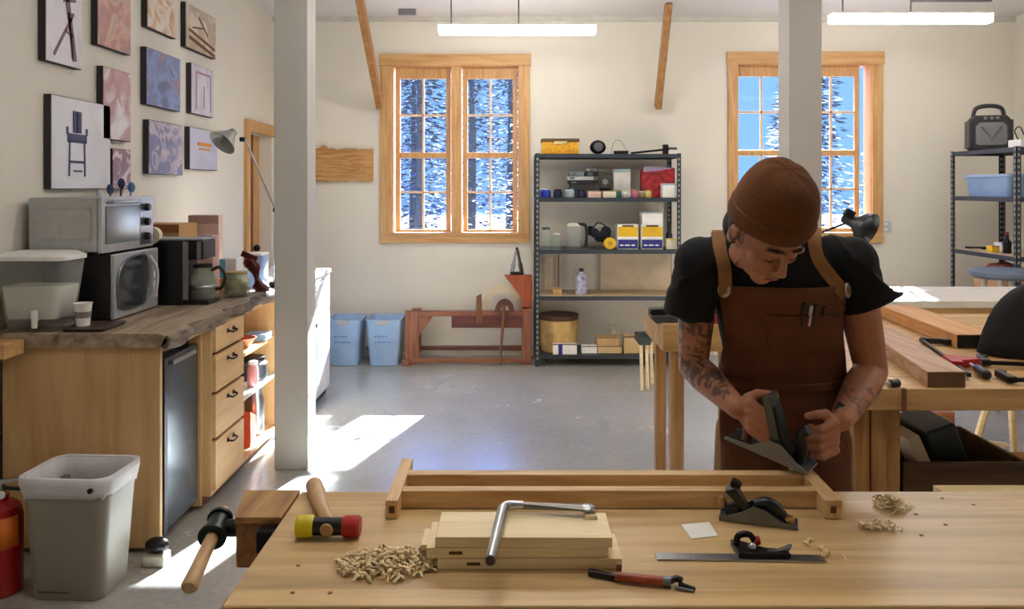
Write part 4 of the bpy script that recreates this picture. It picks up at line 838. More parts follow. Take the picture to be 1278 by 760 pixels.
MB().box(-.520, -.480, 1.62, 1.655, .79, .835).build('jaw_notch', M_iron, t, bevel=.004)
MB().cyl((-.57, 1.70, .81), (-.625, 1.70, .81), .018, n=16).build('screw', M_black, t)
hub = V((-.625, 1.69, .815)); hd = V((.09, -.97, -.18)).normalized()
mb = MB().tube([hub-hd*.035, hub-hd*.025], .027, 20).tube([hub-hd*.025, hub+hd*.025], .022, 20).tube([hub+hd*.025, hub+hd*.037], .029, 20); mb.build('hub', mat('dark_green_iron', (18, 44, 38), .35, .3), t, bevel=.002)
MB().tube([hub+hd*.01, hub+hd*.13, hub+hd*.185, hub+hd*.192], [.013, .0145, .016, .012], 18).build('handle_bar', wood('vise_handle', (222, 184, 136), (194, 150, 104), 'Y', 2, .4), t)
MB().tube([hub-hd*.03, hub-hd*.06], .013, 14).build('handle_end', MATS['vise_handle'], t)
# mallet
c = G(407, 676, BZ)+V((0, .02, .0215)); t = thing('dead_blow_mallet', 'small mallet with a yellow and a red face lying on the bench', 'mallet', c-V((0, 0, .0215)))
ax = V((1, .0, .0))
MB().tube([c-ax*.03, c+ax*.032], .017, 20).build('head', M_black, t)
MB().tube([c-ax*.062, c-ax*.058, c-ax*.034, c-ax*.028], [.0185, .0215, .0215, .019], 22).build('yellow_face', mat('mallet_yellow', (226, 208, 30), .4), t)
MB().tube([c+ax*.028, c+ax*.034, c+ax*.058, c+ax*.062], [.018, .0205, .0205, .017], 22).build('red_face', mat('mallet_red', (186, 40, 34), .4), t)
MB().tube([c+V((0, -.018, 0)), c+V((0, -.022, 0))], [.013, .011], 16).build('handle_wedge', mat('wedge_tan', (180, 140, 96), .5), t)
e = P(392, 606, 1.815); MB().tube([c+V((0, .01, 0)), c.lerp(e, .3), c.lerp(e, .75), e, e+(e-c).normalized()*.006], [.0115, .0125, .0185, .019, .014], 18).build('handle', MATS['vise_handle'], t)
# shavings
def shaving(c, r, w_, turns, rnd, R, th=.0006):
    pts = []; n_ = int(9*turns)+3
    for i in range(n_): a = 6.283*turns*i/n_; q = r*(1-.35*i/n_); pts.append(V((q*math.cos(a), 0, q*math.sin(a)+r)))
    vs = [c+R @ (p+V((0, s*w_/2, 0))) for p in pts for s in (-1, 1)]
    return vs, [(2*i, 2*i+1, 2*i+3, 2*i+2) for i in range(n_-1)]
m_shav = mat('shaving_pale', (244, 218, 168), .6, noise=(60, .2))
def pile(cx, cy, rx, ry, num, seed, name, lab, h=.02):
    rnd = random.Random(seed); mb = MB()
    for i in range(num):
        a = rnd.random()*6.283; q = rnd.random()**.7; c = V((cx+rx*q*math.cos(a), cy+ry*q*math.sin(a), BZ+.0012+h*(1-q)*rnd.random()))
        R = (Matrix.Rotation(rnd.random()*6.283, 4, 'Z') @ Matrix.Rotation(rnd.uniform(-.25, .25), 4, 'X')).to_3x3()
        s = rnd.uniform(.003, .0065)
        if rnd.random() < .4: v, f = shaving(c, s, rnd.uniform(.004, .008), rnd.uniform(.6, 1.2), rnd, R)
        else:
            L = rnd.uniform(.012, .028); pts = [V((L*(k/5-.5), 0, .003*math.sin(k*rnd.uniform(.6, 1.2))+.003)) for k in range(6)]; w_ = rnd.uniform(.003, .007)
            v = [c+R @ (p+V((0, sg*w_/2, 0))) for p in pts for sg in (-1, 1)]; f = [(2*k, 2*k+1, 2*k+3, 2*k+2) for k in range(5)]
        mb.add(v, f)
    o = mb.build(name, m_shav, sharp=180, solid=.0005, fix=False); tag(o, lab, 'wood shavings', kind='stuff')
    o.modifiers['s'].offset = 0
c = G(482, 706, BZ); pile(c.x, c.y, .090, .060, 380, 1, 'wood_shavings', 'pile of pale wood shavings on the bench left of the stacked boards', .018)
c = G(1112, 632, BZ); pile(c.x, c.y, .035, .04, 70, 2, 'wood_shavings', 'curly shavings on the bench right of the frame end, the larger heap', .02)
c = G(1098, 660, BZ); pile(c.x, c.y, .045, .02, 30, 3, 'wood_shavings', 'thin line of shavings just in front of the larger heap on the right', .006)
c = G(1030, 690, BZ); pile(c.x, c.y, .03, .06, 10, 4, 'wood_shavings', 'few loose shavings between the square and the frame end', .003)
t = thing('wood_scrap', 'darker offcut curl at the right edge of the left shaving pile', 'scrap', G(528, 692, BZ))
c = G(530, 695, BZ); mb = MB(); v, f = shaving(c+V((0, 0, .001)), .010, .014, 1.1, random, RZ(30).to_3x3()); mb.add(v, f); mb.build('curl', mat('steel_curl', (190, 176, 160), .35, .3), t, sharp=180, solid=.0008, fix=False)
# stacked mortised boards
def board(name, lab, x0, x1, y0, y1, z0, z1, m_=M_pale, tenons=(0, 0), rot=0, mort=None):
    c = V(((x0+x1)/2, (y0+y1)/2, z0)); t = thing(name, lab, 'board', c, 'pale boards stacked on the bench'); T_ = TR(*c) @ RZ(rot); h = z1-z0; hx, hy = (x1-x0)/2, (y1-y0)/2
    MB(T_).box(-hx, hx, -hy, hy, 0, h).build('board_body', m_, t, bevel=.0012)
    for s, L in zip((-1, 1), tenons):
        if L: MB(T_).box(min(s*hx, s*(hx+L)), max(s*hx, s*(hx+L)), -hy*.62, hy*.62, h*.25, h*.8).build('tenon', m_, t, bevel=.001)
    if mort: MB(T_).box(mort[0]-.012, mort[0]+.012, -hy-.0006, -hy+.004, h*.35, h*.65).build('mortise', mat('mortise_dark', (96, 62, 34), .8), t)
    return t
board('wood_board', 'pale board at the bottom of the stack, sticking out to the right', -.135, .195, 1.430, 1.535, BZ+.0004, BZ+.019, mort=(-.10, 0))
board('wood_board', 'pale board in the middle of the stack, sticking out to the left', -.155, .170, 1.432, 1.545, BZ+.0196, BZ+.038, tenons=(.012, 0), rot=.6, mort=(-.11, 0))
board('wood_board', 'pale board on top of the stack with a notched right end', -.138, .178, 1.430, 1.542, BZ+.0386, BZ+.057, tenons=(0, .0), rot=-.5)
t = thing('tongue_block', 'small pale notched block at the top right corner of the board stack', 'block', (.16, 1.54, BZ+.058))
MB().hexa([(.135, 1.505, BZ+.0576), (.160, 1.505, BZ+.0576), (.160, 1.545, BZ+.0576), (.135, 1.545, BZ+.0576)], [(.137, 1.507, BZ+.064), (.158, 1.507, BZ+.064), (.158, 1.543, BZ+.064), (.137, 1.543, BZ+.064)]).build('block_body', M_pale, t, bevel=.001)
# holdfast
t = thing('holdfast', 'bent steel holdfast lying across the stacked boards', 'holdfast', (-.02, 1.4, BZ+.058))
hz = BZ+.0575+.0095
pts = [(-.037, 1.315, hz+.002), (-.030, 1.40, hz+.002), (-.0215, 1.505, hz+.002)]+[tuple(q) for q in bez([(-.0215, 1.505, hz+.002), (-.018, 1.528, hz+.003), (-.006, 1.540, hz+.004), (.02, 1.541, hz+.004)], 5)[1:]]
n_ = len(pts); MB().tube(pts, [.0095]*3+[.0095, .010, .010, .010, .010, .010, .0095, .0095, .009, .009, .0085, .0085, .008, .008, .008][:n_-3], 16).build('shaft', M_steel, t)
MB().tube([(-.037, 1.3149, hz+.002), (-.0371, 1.3135, hz+.002)], .0075, 16).build('shaft_end', mat('end_brown', (92, 56, 40), .7), t)  # dark brown disc closing the shaft end
mb = MB(); R_ = []
for k in range(9):
    f = k/8; x = .015+.125*f; wd = .007+.009*f; th = .007-.003*f; yy = 1.541-.012*f
    R_.append([V((x, yy+wd*math.cos(a), hz+.003+.001*f+th*math.sin(a))) for a in [6.283*i/12 for i in range(12)]])
mb.loft(R_); mb.build('arm', mat('arm_steel', (120, 116, 112), .35, .9), t, sharp=60)
MB().sph((.142, 1.529, hz+.003), (.017, .017, .006), 14).build('pad', M_steel, t)
# frame being planed
t = thing('joined_chair_frame', 'light hardwood frame of two long rails and two end pieces on the bench', 'frame', (.2, 1.77, BZ))
FZ = BZ+.0005
MB().box(-.236, .655, 1.700, 1.728, FZ, FZ+.038).build('rail', M_frame, t, bevel=.002)
MB().box(-.240, .655, 1.795, 1.826, FZ, FZ+.038).build('rail', M_frame, t, bevel=.002)
for x0, x1, lab in ((-.262, -.236, ''), (.652, .682, '')):
    e = MB().hexa([(x0-(0 if x0 < 0 else .012), 1.647, FZ), (x1-(0 if x0 < 0 else .004), 1.647, FZ), (x1, 1.795, FZ), (x0, 1.795, FZ)], [(x0-(0 if x0 < 0 else .012), 1.647, FZ+.038), (x1-(0 if x0 < 0 else .004), 1.647, FZ+.038), (x1, 1.795, FZ+.039), (x0, 1.795, FZ+.039)])
    e.hexa([(x0, 1.795, FZ+.002), (x1, 1.795, FZ+.002), (x1, 1.895, FZ+.004), (x0, 1.895, FZ+.004)], [(x0, 1.795, FZ+.039), (x1, 1.795, FZ+.039), (x1, 1.895, FZ+.041), (x0, 1.895, FZ+.041)])
    e = e.build('end_piece', M_framey, t, bevel=.0015)
    xm = (x0+x1)/2-(.008 if x0 > 0 else 0)
    MB().box(xm-.006, xm+.006, 1.6462, 1.650, FZ+.012, FZ+.026).build('mortise', mat('mortise_dark', (1, 1, 1)), e)
# small plane on the bench
A = G(897, 650, BZ); B = G(996, 663, BZ); ux = (B-A).normalized(); Rm = Matrix((ux, V((0, 0, 1)).cross(ux), V((0, 0, 1)))).transposed().to_4x4()
T_ = TR(*A) @ Rm; L = (B-A).length
t = thing('block_plane', 'black hand plane with grey body lying on the bench in front of the frame', 'hand plane', A)
prof = [(0, .001), (L, .001), (L, .008), (L*.8, .012), (L*.62, .030), (L*.45, .038), (L*.3, .024), (L*.1, .013), (0, .010)]
MB(T_).prism([(x, 0, z) for x, z in prof], (0, .003, 0)).prism([(x, .042, z) for x, z in prof], (0, .003, 0)).box(0, L, .002, .043, .001, .006).build('plane_body', M_dsteel, t, bevel=.001)
MB(T_).hexa([(.012, .010, .008), (.045, .008, .008), (.048, .036, .008), (.012, .034, .008)], [(.012, .014, .030), (.04, .012, .034), (.04, .032, .034), (.014, .030, .030)]).build('rear_cap', M_black, t, bevel=.003)
MB(T_).hexa([(.050, .006, .02), (.066, .006, .014), (.066, .038, .014), (.050, .038, .02)], [(.010, .004, .060), (.034, .004, .070), (.034, .040, .070), (.010, .040, .060)]).build('blade_wheel', M_black, t, bevel=.004)
MB(T_).tube([(.028, .022, .064), (.036, .022, .078)], [.010, .012], 12).build('adjuster', M_iron, t, bevel=.002)
MB(T_).tube(bez([(.070, .022, .034), (.095, .022, .040), (.118, .022, .026), (.132, .022, .010)], 5), [.012]*10+[.010]*4+[.006, .006], 12).build('lever_cap', M_black, t)
MB(T_).lathe((L-.018, .022, .006), [(0, 0), (.009, 0), (.012, .008), (.010, .014), (0, .017)], 14).build('front_knob', M_brass, t)
MB(T_).lathe((.004, .024, .018), [(0, 0), (.008, .002), (.010, .014), (.006, .024), (0, .026)], 12).build('rear_knob', mat('knob_tan', (170, 130, 90), .4), t)
# combination square
A = G(819, 696, BZ); B = G(1029, 699, BZ); ux = (B-A).normalized(); T_ = TR(*A) @ Matrix((ux, V((0, 0, 1)).cross(ux), V((0, 0, 1)))).transposed().to_4x4(); L = (B-A).length
t = thing('combination_square', 'steel combination square with a black head and red knob on the bench', 'square', A)
MB(T_).box(0, L, -.012, .014, .001, .0035).build('ruler', M_steel, t, bevel=.0005)
mb = MB(T_)
for k in range(30): mb.box(.01+k*.01, .0106+k*.01, -.012, -.012+(.008 if k % 5 == 0 else .004), .0035, .0038)
mb.build('graduations', M_iron, t)['kind'] = 'stuff'
MB(T_).prism([(.150, -.004, .0005), (.245, -.004, .0005), (.242, .016, .0005), (.205, .022, .0005), (.160, .055, .0005), (.148, .055, .0005)], (0, 0, .012)).build('square_head', M_iron, t, bevel=.002)
MB(T_).hexa([(.20, .004, .012), (.243, .004, .012), (.243, .014, .012), (.20, .014, .012)], [(.225, .004, .014), (.250, .004, .024), (.250, .014, .024), (.225, .014, .014)]).build('level_lip', M_dsteel, t, bevel=.001)
MB(T_).tube(bez([(.152, .03, .012), (.158, .03, .030), (.178, .03, .032), (.190, .028, .016)], 4), .006, 10).build('clamp_arch', M_iron, t)
MB(T_).tube([(.185, .03, .02), (.197, .03, .022)], .008, 14).build('red_knob', M_redp, t, bevel=.001)
MB(T_).sph((.178, .012, .017), .008, 10).build('clamp_nut', M_steel, t)
# paper card
pts = [G(850, 655, BZ), G(885, 652, BZ), G(896, 669, BZ), G(863, 673, BZ)]; z_ = V((0, 0, .0006))
o = MB().hexa([p+z_ for p in pts], [p+z_*2.2 for p in pts]).build('paper_card', M_paper); tag(o, 'blank white paper card lying on the bench left of the hand plane', 'card')
# folding tool
A = G(733, 722, BZ); B = G(868, 736, BZ); ux = (B-A).normalized(); T_ = TR(*A) @ Matrix((ux, V((0, 0, 1)).cross(ux), V((0, 0, 1)))).transposed().to_4x4(); L = (B-A).length
t = thing('marking_knife', 'slim tool with reddish wood handle and black steel ends at the front of the bench', 'knife', A)
MB(T_).hexa([(0, .004, .001), (.058, -.006, .001), (.058, .006, .001), (.002, .018, .001)], [(0, .005, .012), (.058, -.004, .011), (.058, .005, .011), (.002, .017, .012)]).build('rear_blade', M_black, t, bevel=.002)
MB(T_).ell([((x, y, .009), (0, a, 0), (0, 0, .0078)) for x, y, a in ((.048, 0, .006), (.055, 0, .009), (.085, 0, .0095), (.11, 0, .009), (.128, 0, .009), (.134, 0, .006))], 14).build('handle', wood('rosewood', (176, 76, 40), (110, 36, 22), 'X', 3, .35), t)
MB(T_).tube([(.130, 0, .009), (.143, 0, .009)], .0088, 14).build('ferrule', M_dsteel, t)
MB(T_).tube(bez([(.14, .004, .008), (.152, .010, .011), (.162, .008, .009)], 4), .006, 8).build('pivot', M_black, t)
MB(T_).hexa([(.155, .001, .001), (L, -.004, .001), (L, .002, .001), (.155, .010, .001)], [(.155, .001, .008), (L, -.004, .004), (L, .002, .004), (.155, .010, .008)]).build('front_blade', M_black, t, bevel=.001)
MB(T_).hexa([(.150, -.010, .001), (L-.003, -.012, .001), (L-.003, -.006, .001), (.150, -.004, .001)], [(.150, -.010, .006), (L-.003, -.012, .004), (L-.003, -.006, .004), (.150, -.004, .006)]).build('second_blade', M_dsteel, t, bevel=.001)
tag(MB().box(.182, .190, 1.402, 1.409, BZ+.0004, BZ+.022).build('wood_peg', M_brown), 'tiny brown peg standing between the board stack and the red handled tool', 'peg')
# ---------------------------------------------------------------- the workbenches behind the person
def table_bench(name, lab, x0, x1, y0, y1, z, th, legs, mt=M_maple, group='benches behind'):
    t = thing(name, lab, 'workbench', ((x0+x1)/2, (y0+y1)/2, 0)); MB().box(x0, x1, y0, y1, z-th, z).build('bench_top', mt, t, bevel=.004)
    for (a, b_, w_) in legs: MB().box(a-w_, a+w_, b_-w_, b_+w_, 0, z-th).build('leg', M_beechz, t, bevel=.004)
    return t
t = table_bench('workbench', 'pale workbench with clamps and thick boards on it, right behind the person', 1.10, 2.75, 2.60, 3.40, .88, .072, ((2.62, 2.72, .05), (2.62, 3.28, .05), (1.2, 3.28, .05)))
for k, (x, y) in enumerate(((1.145, 2.66), (1.205, 2.655), (1.255, 2.66))): MB().box(x-.027, x+.027, y-.03+.01*k, y+.04, 0, .808).build('leg_stave', M_beechz, t, bevel=.004)
MB().box(1.262, 1.275, 2.594, 2.61, .806, .881).build('joint_strip', M_brown, t)
MB().box(1.30, 1.40, 2.90, 3.0, 0, .808).build('rear_post', M_brown, t, bevel=.004)
MB().box(1.29, 2.60, 2.68, 3.25, .44, .462).build('lower_shelf', M_beechy, t, bevel=.003)
t = table_bench('workbench', 'second pale workbench joined behind the one with the clamps', 1.30, 2.95, 3.41, 4.15, .88, .06, ((1.4, 4.05, .05), (2.85, 4.05, .05), (1.4, 3.5, .05), (2.85, 3.5, .05)))
t = table_bench('work_table', 'sunlit pale table with papers and lamp, farthest of the right benches', 2.06, 3.50, 4.62, 5.30, .88, .04, ((2.12, 4.7, .035), (3.4, 4.7, .035), (2.12, 5.2, .035), (3.4, 5.2, .035)), mt=mat('laminate', (216, 206, 190), .5))
MB().box(2.3, 2.9, 4.66, 4.69, .66, .84).build('drawer_front', M_pinex, t, bevel=.003)
t = table_bench('workbench', 'tall narrow bench leg and top showing left of the person behind the arm', .675, 1.02, 3.60, 4.1, .915, .12, ((.745, 3.65, .030), (.745, 4.05, .026)))
MB().box(.775, .99, 3.635, 3.66, .06, .10).build('foot_rail', M_beechy, t)
MB().box(.94, .99, 3.62, 3.67, 0, .795).build('leg', M_beechz, t, bevel=.004)
for i, (x, z0, h, col, nm) in enumerate(((.935, .916, .035, (170, 26, 34), 'red'), (.955, .916, .10, (150, 196, 206), 'cyan'))):
    c = V((x, 3.66+.12*i, z0)); jar('supply_tin', '%s tin seen in the gap under the left arm' % nm, c, .035, h, mat('tin_'+nm, col, .4), M_white if i else None, 'tin')
# thick boards on bench
def slab(name, lab, n0, n1, f0, f1, z0, z1, m_, cat='board', end=None):
    t = thing(name, lab, cat, ((n0[0]+f1[0])/2, (n0[1]+f1[1])/2, z0)); q = [n0, n1, f1, f0]
    MB().hexa([(x, y, z0) for x, y in q], [(x, y, z1) for x, y in q]).build('board_body', m_, t, bevel=.002)
    if end: MB().hexa([(n0[0]+.003, n0[1]-.002, z0+.003), (n1[0]-.003, n1[1]-.002, z0+.003), (n1[0]-.003, n1[1]+.002, z0+.003), (n0[0]+.003, n0[1]+.002, z0+.003)], [(n0[0]+.003, n0[1]-.002, z1-.003), (n1[0]-.003, n1[1]-.002, z1-.003), (n1[0]-.003, n1[1]+.002, z1-.003), (n0[0]+.003, n0[1]+.002, z1-.003)]).build('end_grain', end, t)
    return t
slab('thick_board', 'brownish thick board lying lengthwise at the front of the clamp bench', (1.352, 2.615), (1.478, 2.615), (1.50, 3.46), (1.64, 3.46), .881, .932, M_walnut, end=mat('walnut_end', (112, 76, 48), .7, noise=(30, .3)))
slab('thick_board', 'amber-edged long board with dark end, behind the red clamps', (1.80, 3.25), (1.97, 3.25), (1.86, 4.08), (2.03, 4.08), .881, .937, M_amber, end=mat('dark_end', (34, 36, 34), .6))
# bar clamps
def bar_clamp(lab, a, b_, z, seed):
    a = V((*a, z)); b_ = V((*b_, z)); ux = (b_-a).normalized(); T_ = TR(*a) @ Matrix((ux, V((0, 0, 1)).cross(ux), V((0, 0, 1)))).transposed().to_4x4(); L = (b_-a).length
    t = thing('bar_clamp', lab, 'clamp', a, 'red and black bar clamps')
    MB(T_).box(0, L, -.006, .006, .008, .022).build('bar', M_iron, t, bevel=.001)
    MB(T_).prism([(0, -.004, .004), (.012, .10, .004), (.04, .11, .004), (.05, .09, .004), (.03, .07, .004), (.03, -.004, .004)], (0, 0, .022)).build('fixed_jaw', M_black, t, bevel=.003)
    MB(T_).prism([(L*.58, -.015, .003), (L*.60, .09, .003), (L*.66, .10, .003), (L*.72, .02, .003), (L*.72, -.015, .003)], (0, 0, .026)).build('sliding_jaw', M_redp, t, bevel=.003)
    MB(T_).tube([(L*.72, .055, .016), (L*.84, .055, .016)], .006, 8).build('screw', M_steel, t)
    MB(T_).tube([(L*.82, .055, .0175), (L*.86, .055, .0175), (L*.99, .055, .0175), (L, .055, .0175)], [.012, .017, .016, .010], 12).build('handle', M_black, t)
    MB(T_).box(L*.74, L*.80, -.02, .02, .002, .034).build('trigger_body', M_redp, t, bevel=.004)
    return t
bar_clamp('red and black bar clamp between the two thick boards', (1.71, 3.36), (1.55, 2.72), .881, 1)
bar_clamp('red and black bar clamp pointing out at the right edge of the photo', (1.71, 2.92), (2.26, 2.80), .881, 2)
bar_clamp('dark red bar clamp at the front right edge of the clamp bench', (1.64, 2.655), (2.22, 2.64), .881, 3)
t = thing('hand_drill', 'small black and steel gadget at the bench corner beside the person', 'gadget', P(1110, 480, 2.68))
c = G(1109, 484, .881); c.x += .005; MB().tube([c+V((0, 0, .014)), c+V((.03, .01, .014))], [.012, .014], 12).build('body', M_black, t)
MB().tube([c+V((-.012, 0, .012)), c+V((.0, 0, .013))], .009, 10).build('chrome_tip', M_steel, t)
MB().obox(c+V((.02, .05, .012)), (.016, .07, .02), RZ(25).to_3x3()).build('wooden_grip', M_pale, t, bevel=.003)
tag(MB().hexa([(1.80, 2.93, .881), (2.1, 2.89, .881), (2.1, 2.97, .881), (1.80, 2.99, .881)], [(1.80, 2.93, .883), (2.1, 2.89, .883), (2.1, 2.97, .883), (1.80, 2.99, .883)]).build('paper_sheet', M_paper), 'white paper strip in front of the black bag on the clamp bench', 'paper')
# black bag
t = thing('black_bag', 'bulky rounded black bag at the right edge of the photo', 'bag', (2.2, 3.2, .88))
mb = MB(); c = V((2.13, 3.12, .884))
R_ = []
for k in range(10):
    f = k/9; z = c.z+.295*math.sin(f*1.45); s = math.cos(f*1.45)**.55
    R_.append([V((c.x+.05*f+(.31*s+.012*math.sin(5*a+3*f))*math.cos(a), c.y+(.125*s+.01*math.sin(4*a))*math.sin(a), z)) for a in [6.283*i/28 for i in range(28)]])
mb.loft(R_); mb.build('bag_body', mat('black_cloth', (14, 14, 16), .85, bump=(9, .6)), t, sharp=180, smooth=1)
MB().tube(bez([(2.08, 3.05, 1.07), (2.12, 3.04, 1.15), (2.2, 3.05, 1.175), (2.26, 3.08, 1.13)], 5), .012, 8).build('strap', M_black, t)
# papers and lamp on the far table
for k, (x0, x1, y0, y1, r_, col, lab) in enumerate(((2.14, 2.5, 4.68, 4.95, 8, (244, 244, 246), 'large white drawing sheet on the far table under the lamp'), (2.10, 2.32, 4.98, 5.2, -20, (206, 212, 220), 'greyish paper stack at the back left of the far table'), (2.40, 2.62, 4.98, 5.16, 30, (250, 250, 250), 'small white sheet at the back middle of the far table'))):
    c = V(((x0+x1)/2, (y0+y1)/2, .8805+.002*k)); T_ = TR(*c) @ RZ(r_); tag(MB(T_).box(-(x1-x0)/2, (x1-x0)/2, -(y1-y0)/2, (y1-y0)/2, 0, .0015).build('paper_sheet', mat('sheet_%d' % k, col, .7)), lab, 'paper')
t = thing('desk_lamp', 'black desk lamp head on a thin arm above the person\'s shoulder', 'lamp', (2.12, 5.1, .88))
p0 = V((1.98, 4.72, 0)); b0 = V((2.12, 5.05, .8815)); q1 = P(1000, 300, 4.9); q2 = P(1062, 276, 4.85)
MB().lathe(b0, [(0, 0), (.08, 0), (.08, .015), (.02, .025), (0, .025)], 20).build('lamp_base', M_black, t)
MB().tube([b0+V((0, 0, .02)), q1], .007, 8).build('lower_arm', M_iron, t)
MB().tube([q1, q2], .007, 8).build('upper_arm', M_iron, t)
ax = (P(1086, 287, 4.75)-q2).normalized(); R = V((0, 0, 1)).rotation_difference(ax).to_matrix()
MB().lathe(q2-ax*.05, [(0, 0), (.030, .0), (.034, .05), (.04, .08), (.085, .13), (.10, .175), (.096, .175), (.08, .135), (0, .10)], 22, R).build('lamp_shade', M_black, t)
MB().obox(q2+V((-.01, 0, .045)), (.06, .04, .05), RY(30).to_3x3()).build('lamp_knuckle', M_iron, t, bevel=.008)
# grey seat stool
t = thing('shop_stool', 'tall stool with a slate grey seat beyond the sunlit table', 'stool', (3.05, 5.55, 0))
c = V((3.46, 5.62, 0)); MB().lathe(c, [(0, .90), (.2, .90), (.235, .92), (.235, .945), (.20, .96), (0, .955)], 28).build('seat', mat('slate_vinyl', (96, 108, 124), .4), t)
for k in range(4):
    a = math.radians(45+90*k); MB().tube([c+V((.13*math.cos(a), .13*math.sin(a), .905)), c+V((.23*math.cos(a), .23*math.sin(a), 0))], [.018, .014], 10).build('leg', mat('pale_grey_leg', (196, 186, 170), .5), t)
MB().tube([c+V((.19*math.cos(a), .19*math.sin(a), .35)) for a in [6.283*i/20 for i in range(21)]], .01, 8).build('foot_ring', M_dsteel, t)
# crate under the clamp bench
t = thing('storage_crate', 'dark wooden crate on the shelf under the clamp bench', 'crate', (1.55, 2.85, .463))
x0, x1, y0, y1, z0, z1 = 1.30, 1.74, 2.70, 3.12, .463, .605; mc = wood('crate_dark', (104, 74, 50), (66, 44, 30), 'X', 1.2, .6)
MB().box(x0, x1, y0, y0+.015, z0, z1).box(x0, x1, y1-.015, y1, z0, z1).box(x0, x0+.015, y0, y1, z0, z1).box(x1-.015, x1, y0, y1, z0, z1).build('crate_walls', mc, t)
MB().box(x0, x1, y0, y1, z0, z0+.012).build('crate_floor', mc, t)
T_ = TR(1.455, 2.80, .485) @ RY(-24); tag(MB(T_).box(-.022, .022, -.06, .06, 0, .21).build('beige_block', mat('beige_foam', (214, 196, 172), .8), bevel=.004), 'beige block leaning in the dark crate', 'block')
T_ = TR(1.56, 2.91, .492) @ RY(-20); tag(MB(T_).box(-.055, .06, -.12, .12, 0, .215).build('green_case', mat('black_green', (34, 46, 44), .35), bevel=.012), 'dark green-black case leaning in the crate beside the beige block', 'case')
tag(MB().hexa([(1.42, 2.42, .50), (1.95, 2.42, .50), (1.95, 2.58, .50), (1.40, 2.58, .50)], [(1.42, 2.42, .52), (1.95, 2.42, .52), (1.95, 2.58, .52), (1.40, 2.58, .52)]).build('shelf_plank', M_pale), 'pale plank end low in front of the dark crate', 'plank') if False else None
t = thing('pale_plank', 'pale plank resting on two blocks in front of the dark crate', 'plank', (1.7, 2.5, .46))
MB().box(1.30, 2.1, 2.36, 2.48, .59, .612).build('plank_body', M_pale, t, bevel=.002)
for x in (1.4, 1.98): MB().box(x-.04, x+.04, 2.38, 2.46, 0, .59).build('support', M_beechz, t, bevel=.002)
# pale splayed stool behind
t = thing('sawhorse', 'pale wooden splay-legged trestle behind the clamp bench', 'trestle', (2.3, 4.0, 0))
D = 4.35
for a_, b_ in (((1235, 505), (1207, 590)), ((1262, 505), (1268, 590))):
    p = P(*a_, D); q = P(*b_, D); q2 = q+(q-p)*((q.z)/(p.z-q.z)); MB().tube([p+V((0, 0, .04)), q2+V((0, 0, .0))], .02, 8).build('leg', M_pale, t)
MB().tube([P(1206, 556, D), P(1275, 580, D-.15)], .018, 8).build('stretcher', M_pale, t)
MB().tube([P(1225, 553, D), P(1255, 556, D+.15)], .018, 8).build('stretcher', M_pale, t)
MB().box(P(1222, 0, D).x, P(1280, 0, D).x, D-.05, D+.06, P(0, 506, D).z, P(0, 497, D).z).build('beam', M_pale, t, bevel=.003)
tag(MB().box(P(1158, 0, 4.9).x, P(1192, 0, 4.9).x, 4.9, 5.1, 0.0, P(0, 515, 4.9).z).build('wood_crate', wood('orange_crate', (186, 120, 72), (150, 84, 44), 'X', 1.4, .6), bevel=.004), 'orange-brown wooden box on the floor beneath the far table', 'box')

t = thing('bench_grip', 'dark grey clamp head overhanging the left end of the bench behind the arm', 'clamp', (.68, 3.66, .916))
q = lambda px, py: P(px, py, 3.66)
MB().prism([q(819, 404), q(846, 404.8), q(848, 393), (q(812, 393)), q(813, 398)], (0, .09, 0)).build('grip_body', mat('grip_grey', (84, 82, 88), .45, .3), t, bevel=.006)
MB().prism([q(811, 392.6), q(838, 392.6), q(836, 385), q(812, 386)], (0, .07, 0)).build('grip_top', M_black, t, bevel=.006)
# ---------------------------------------------------------------- the person
person = thing('person', 'person in brown knit cap and canvas apron bending over the frame with a hand plane', 'person', (.72, 2.1, 0))
m_skin = bpy.data.materials.new('skin'); m_skin.use_nodes = True
n = m_skin.node_tree.nodes; l = m_skin.node_tree.links; b = n['Principled BSDF']; b.inputs['Roughness'].default_value = .5
b.inputs['Subsurface Weight'].default_value = .08; b.inputs['Subsurface Radius'].default_value = (.02, .008, .004)
tcn = n.new('ShaderNodeTexCoord'); n1 = n.new('ShaderNodeTexNoise'); n1.inputs['Scale'].default_value = 14; l.new(tcn.outputs['Object'], n1.inputs[0])
r1 = ramp(n, [(.3, (170, 110, 82)), (.7, (190, 130, 100))]); l.new(n1.outputs[0], r1.inputs[0])
n2 = n.new('ShaderNodeTexNoise'); n2.inputs['Scale'].default_value = 26; n2.inputs['Detail'].default_value = 2; n2.inputs['Distortion'].default_value = 1.5; l.new(tcn.outputs['Object'], n2.inputs[0])
r2 = n.new('ShaderNodeValToRGB'); r2.color_ramp.elements[0].position = .5; r2.color_ramp.elements[1].position = .56; l.new(n2.outputs[0], r2.inputs[0])
sp = n.new('ShaderNodeSeparateXYZ'); l.new(tcn.outputs['Object'], sp.inputs[0])
def mth(op, a, bb=None):
    q = n.new('ShaderNodeMath'); q.operation = op
    for i, v in enumerate((a, bb)):
        if v is None: continue
        if isinstance(v, (int, float)): q.inputs[i].default_value = v
        else: l.new(v, q.inputs[i])
    return q.outputs[0]
lt = mth('MULTIPLY', mth('LESS_THAN', sp.outputs[0], .515), mth('GREATER_THAN', sp.outputs[2], 1.03))
rt_ = mth('MULTIPLY', mth('GREATER_THAN', sp.outputs[0], .80), mth('LESS_THAN', sp.outputs[2], 1.045))
fac = mth('MULTIPLY', mth('MULTIPLY', mth('MAXIMUM', lt, mth('MULTIPLY', rt_, .7)), r2.outputs[0]), .75)
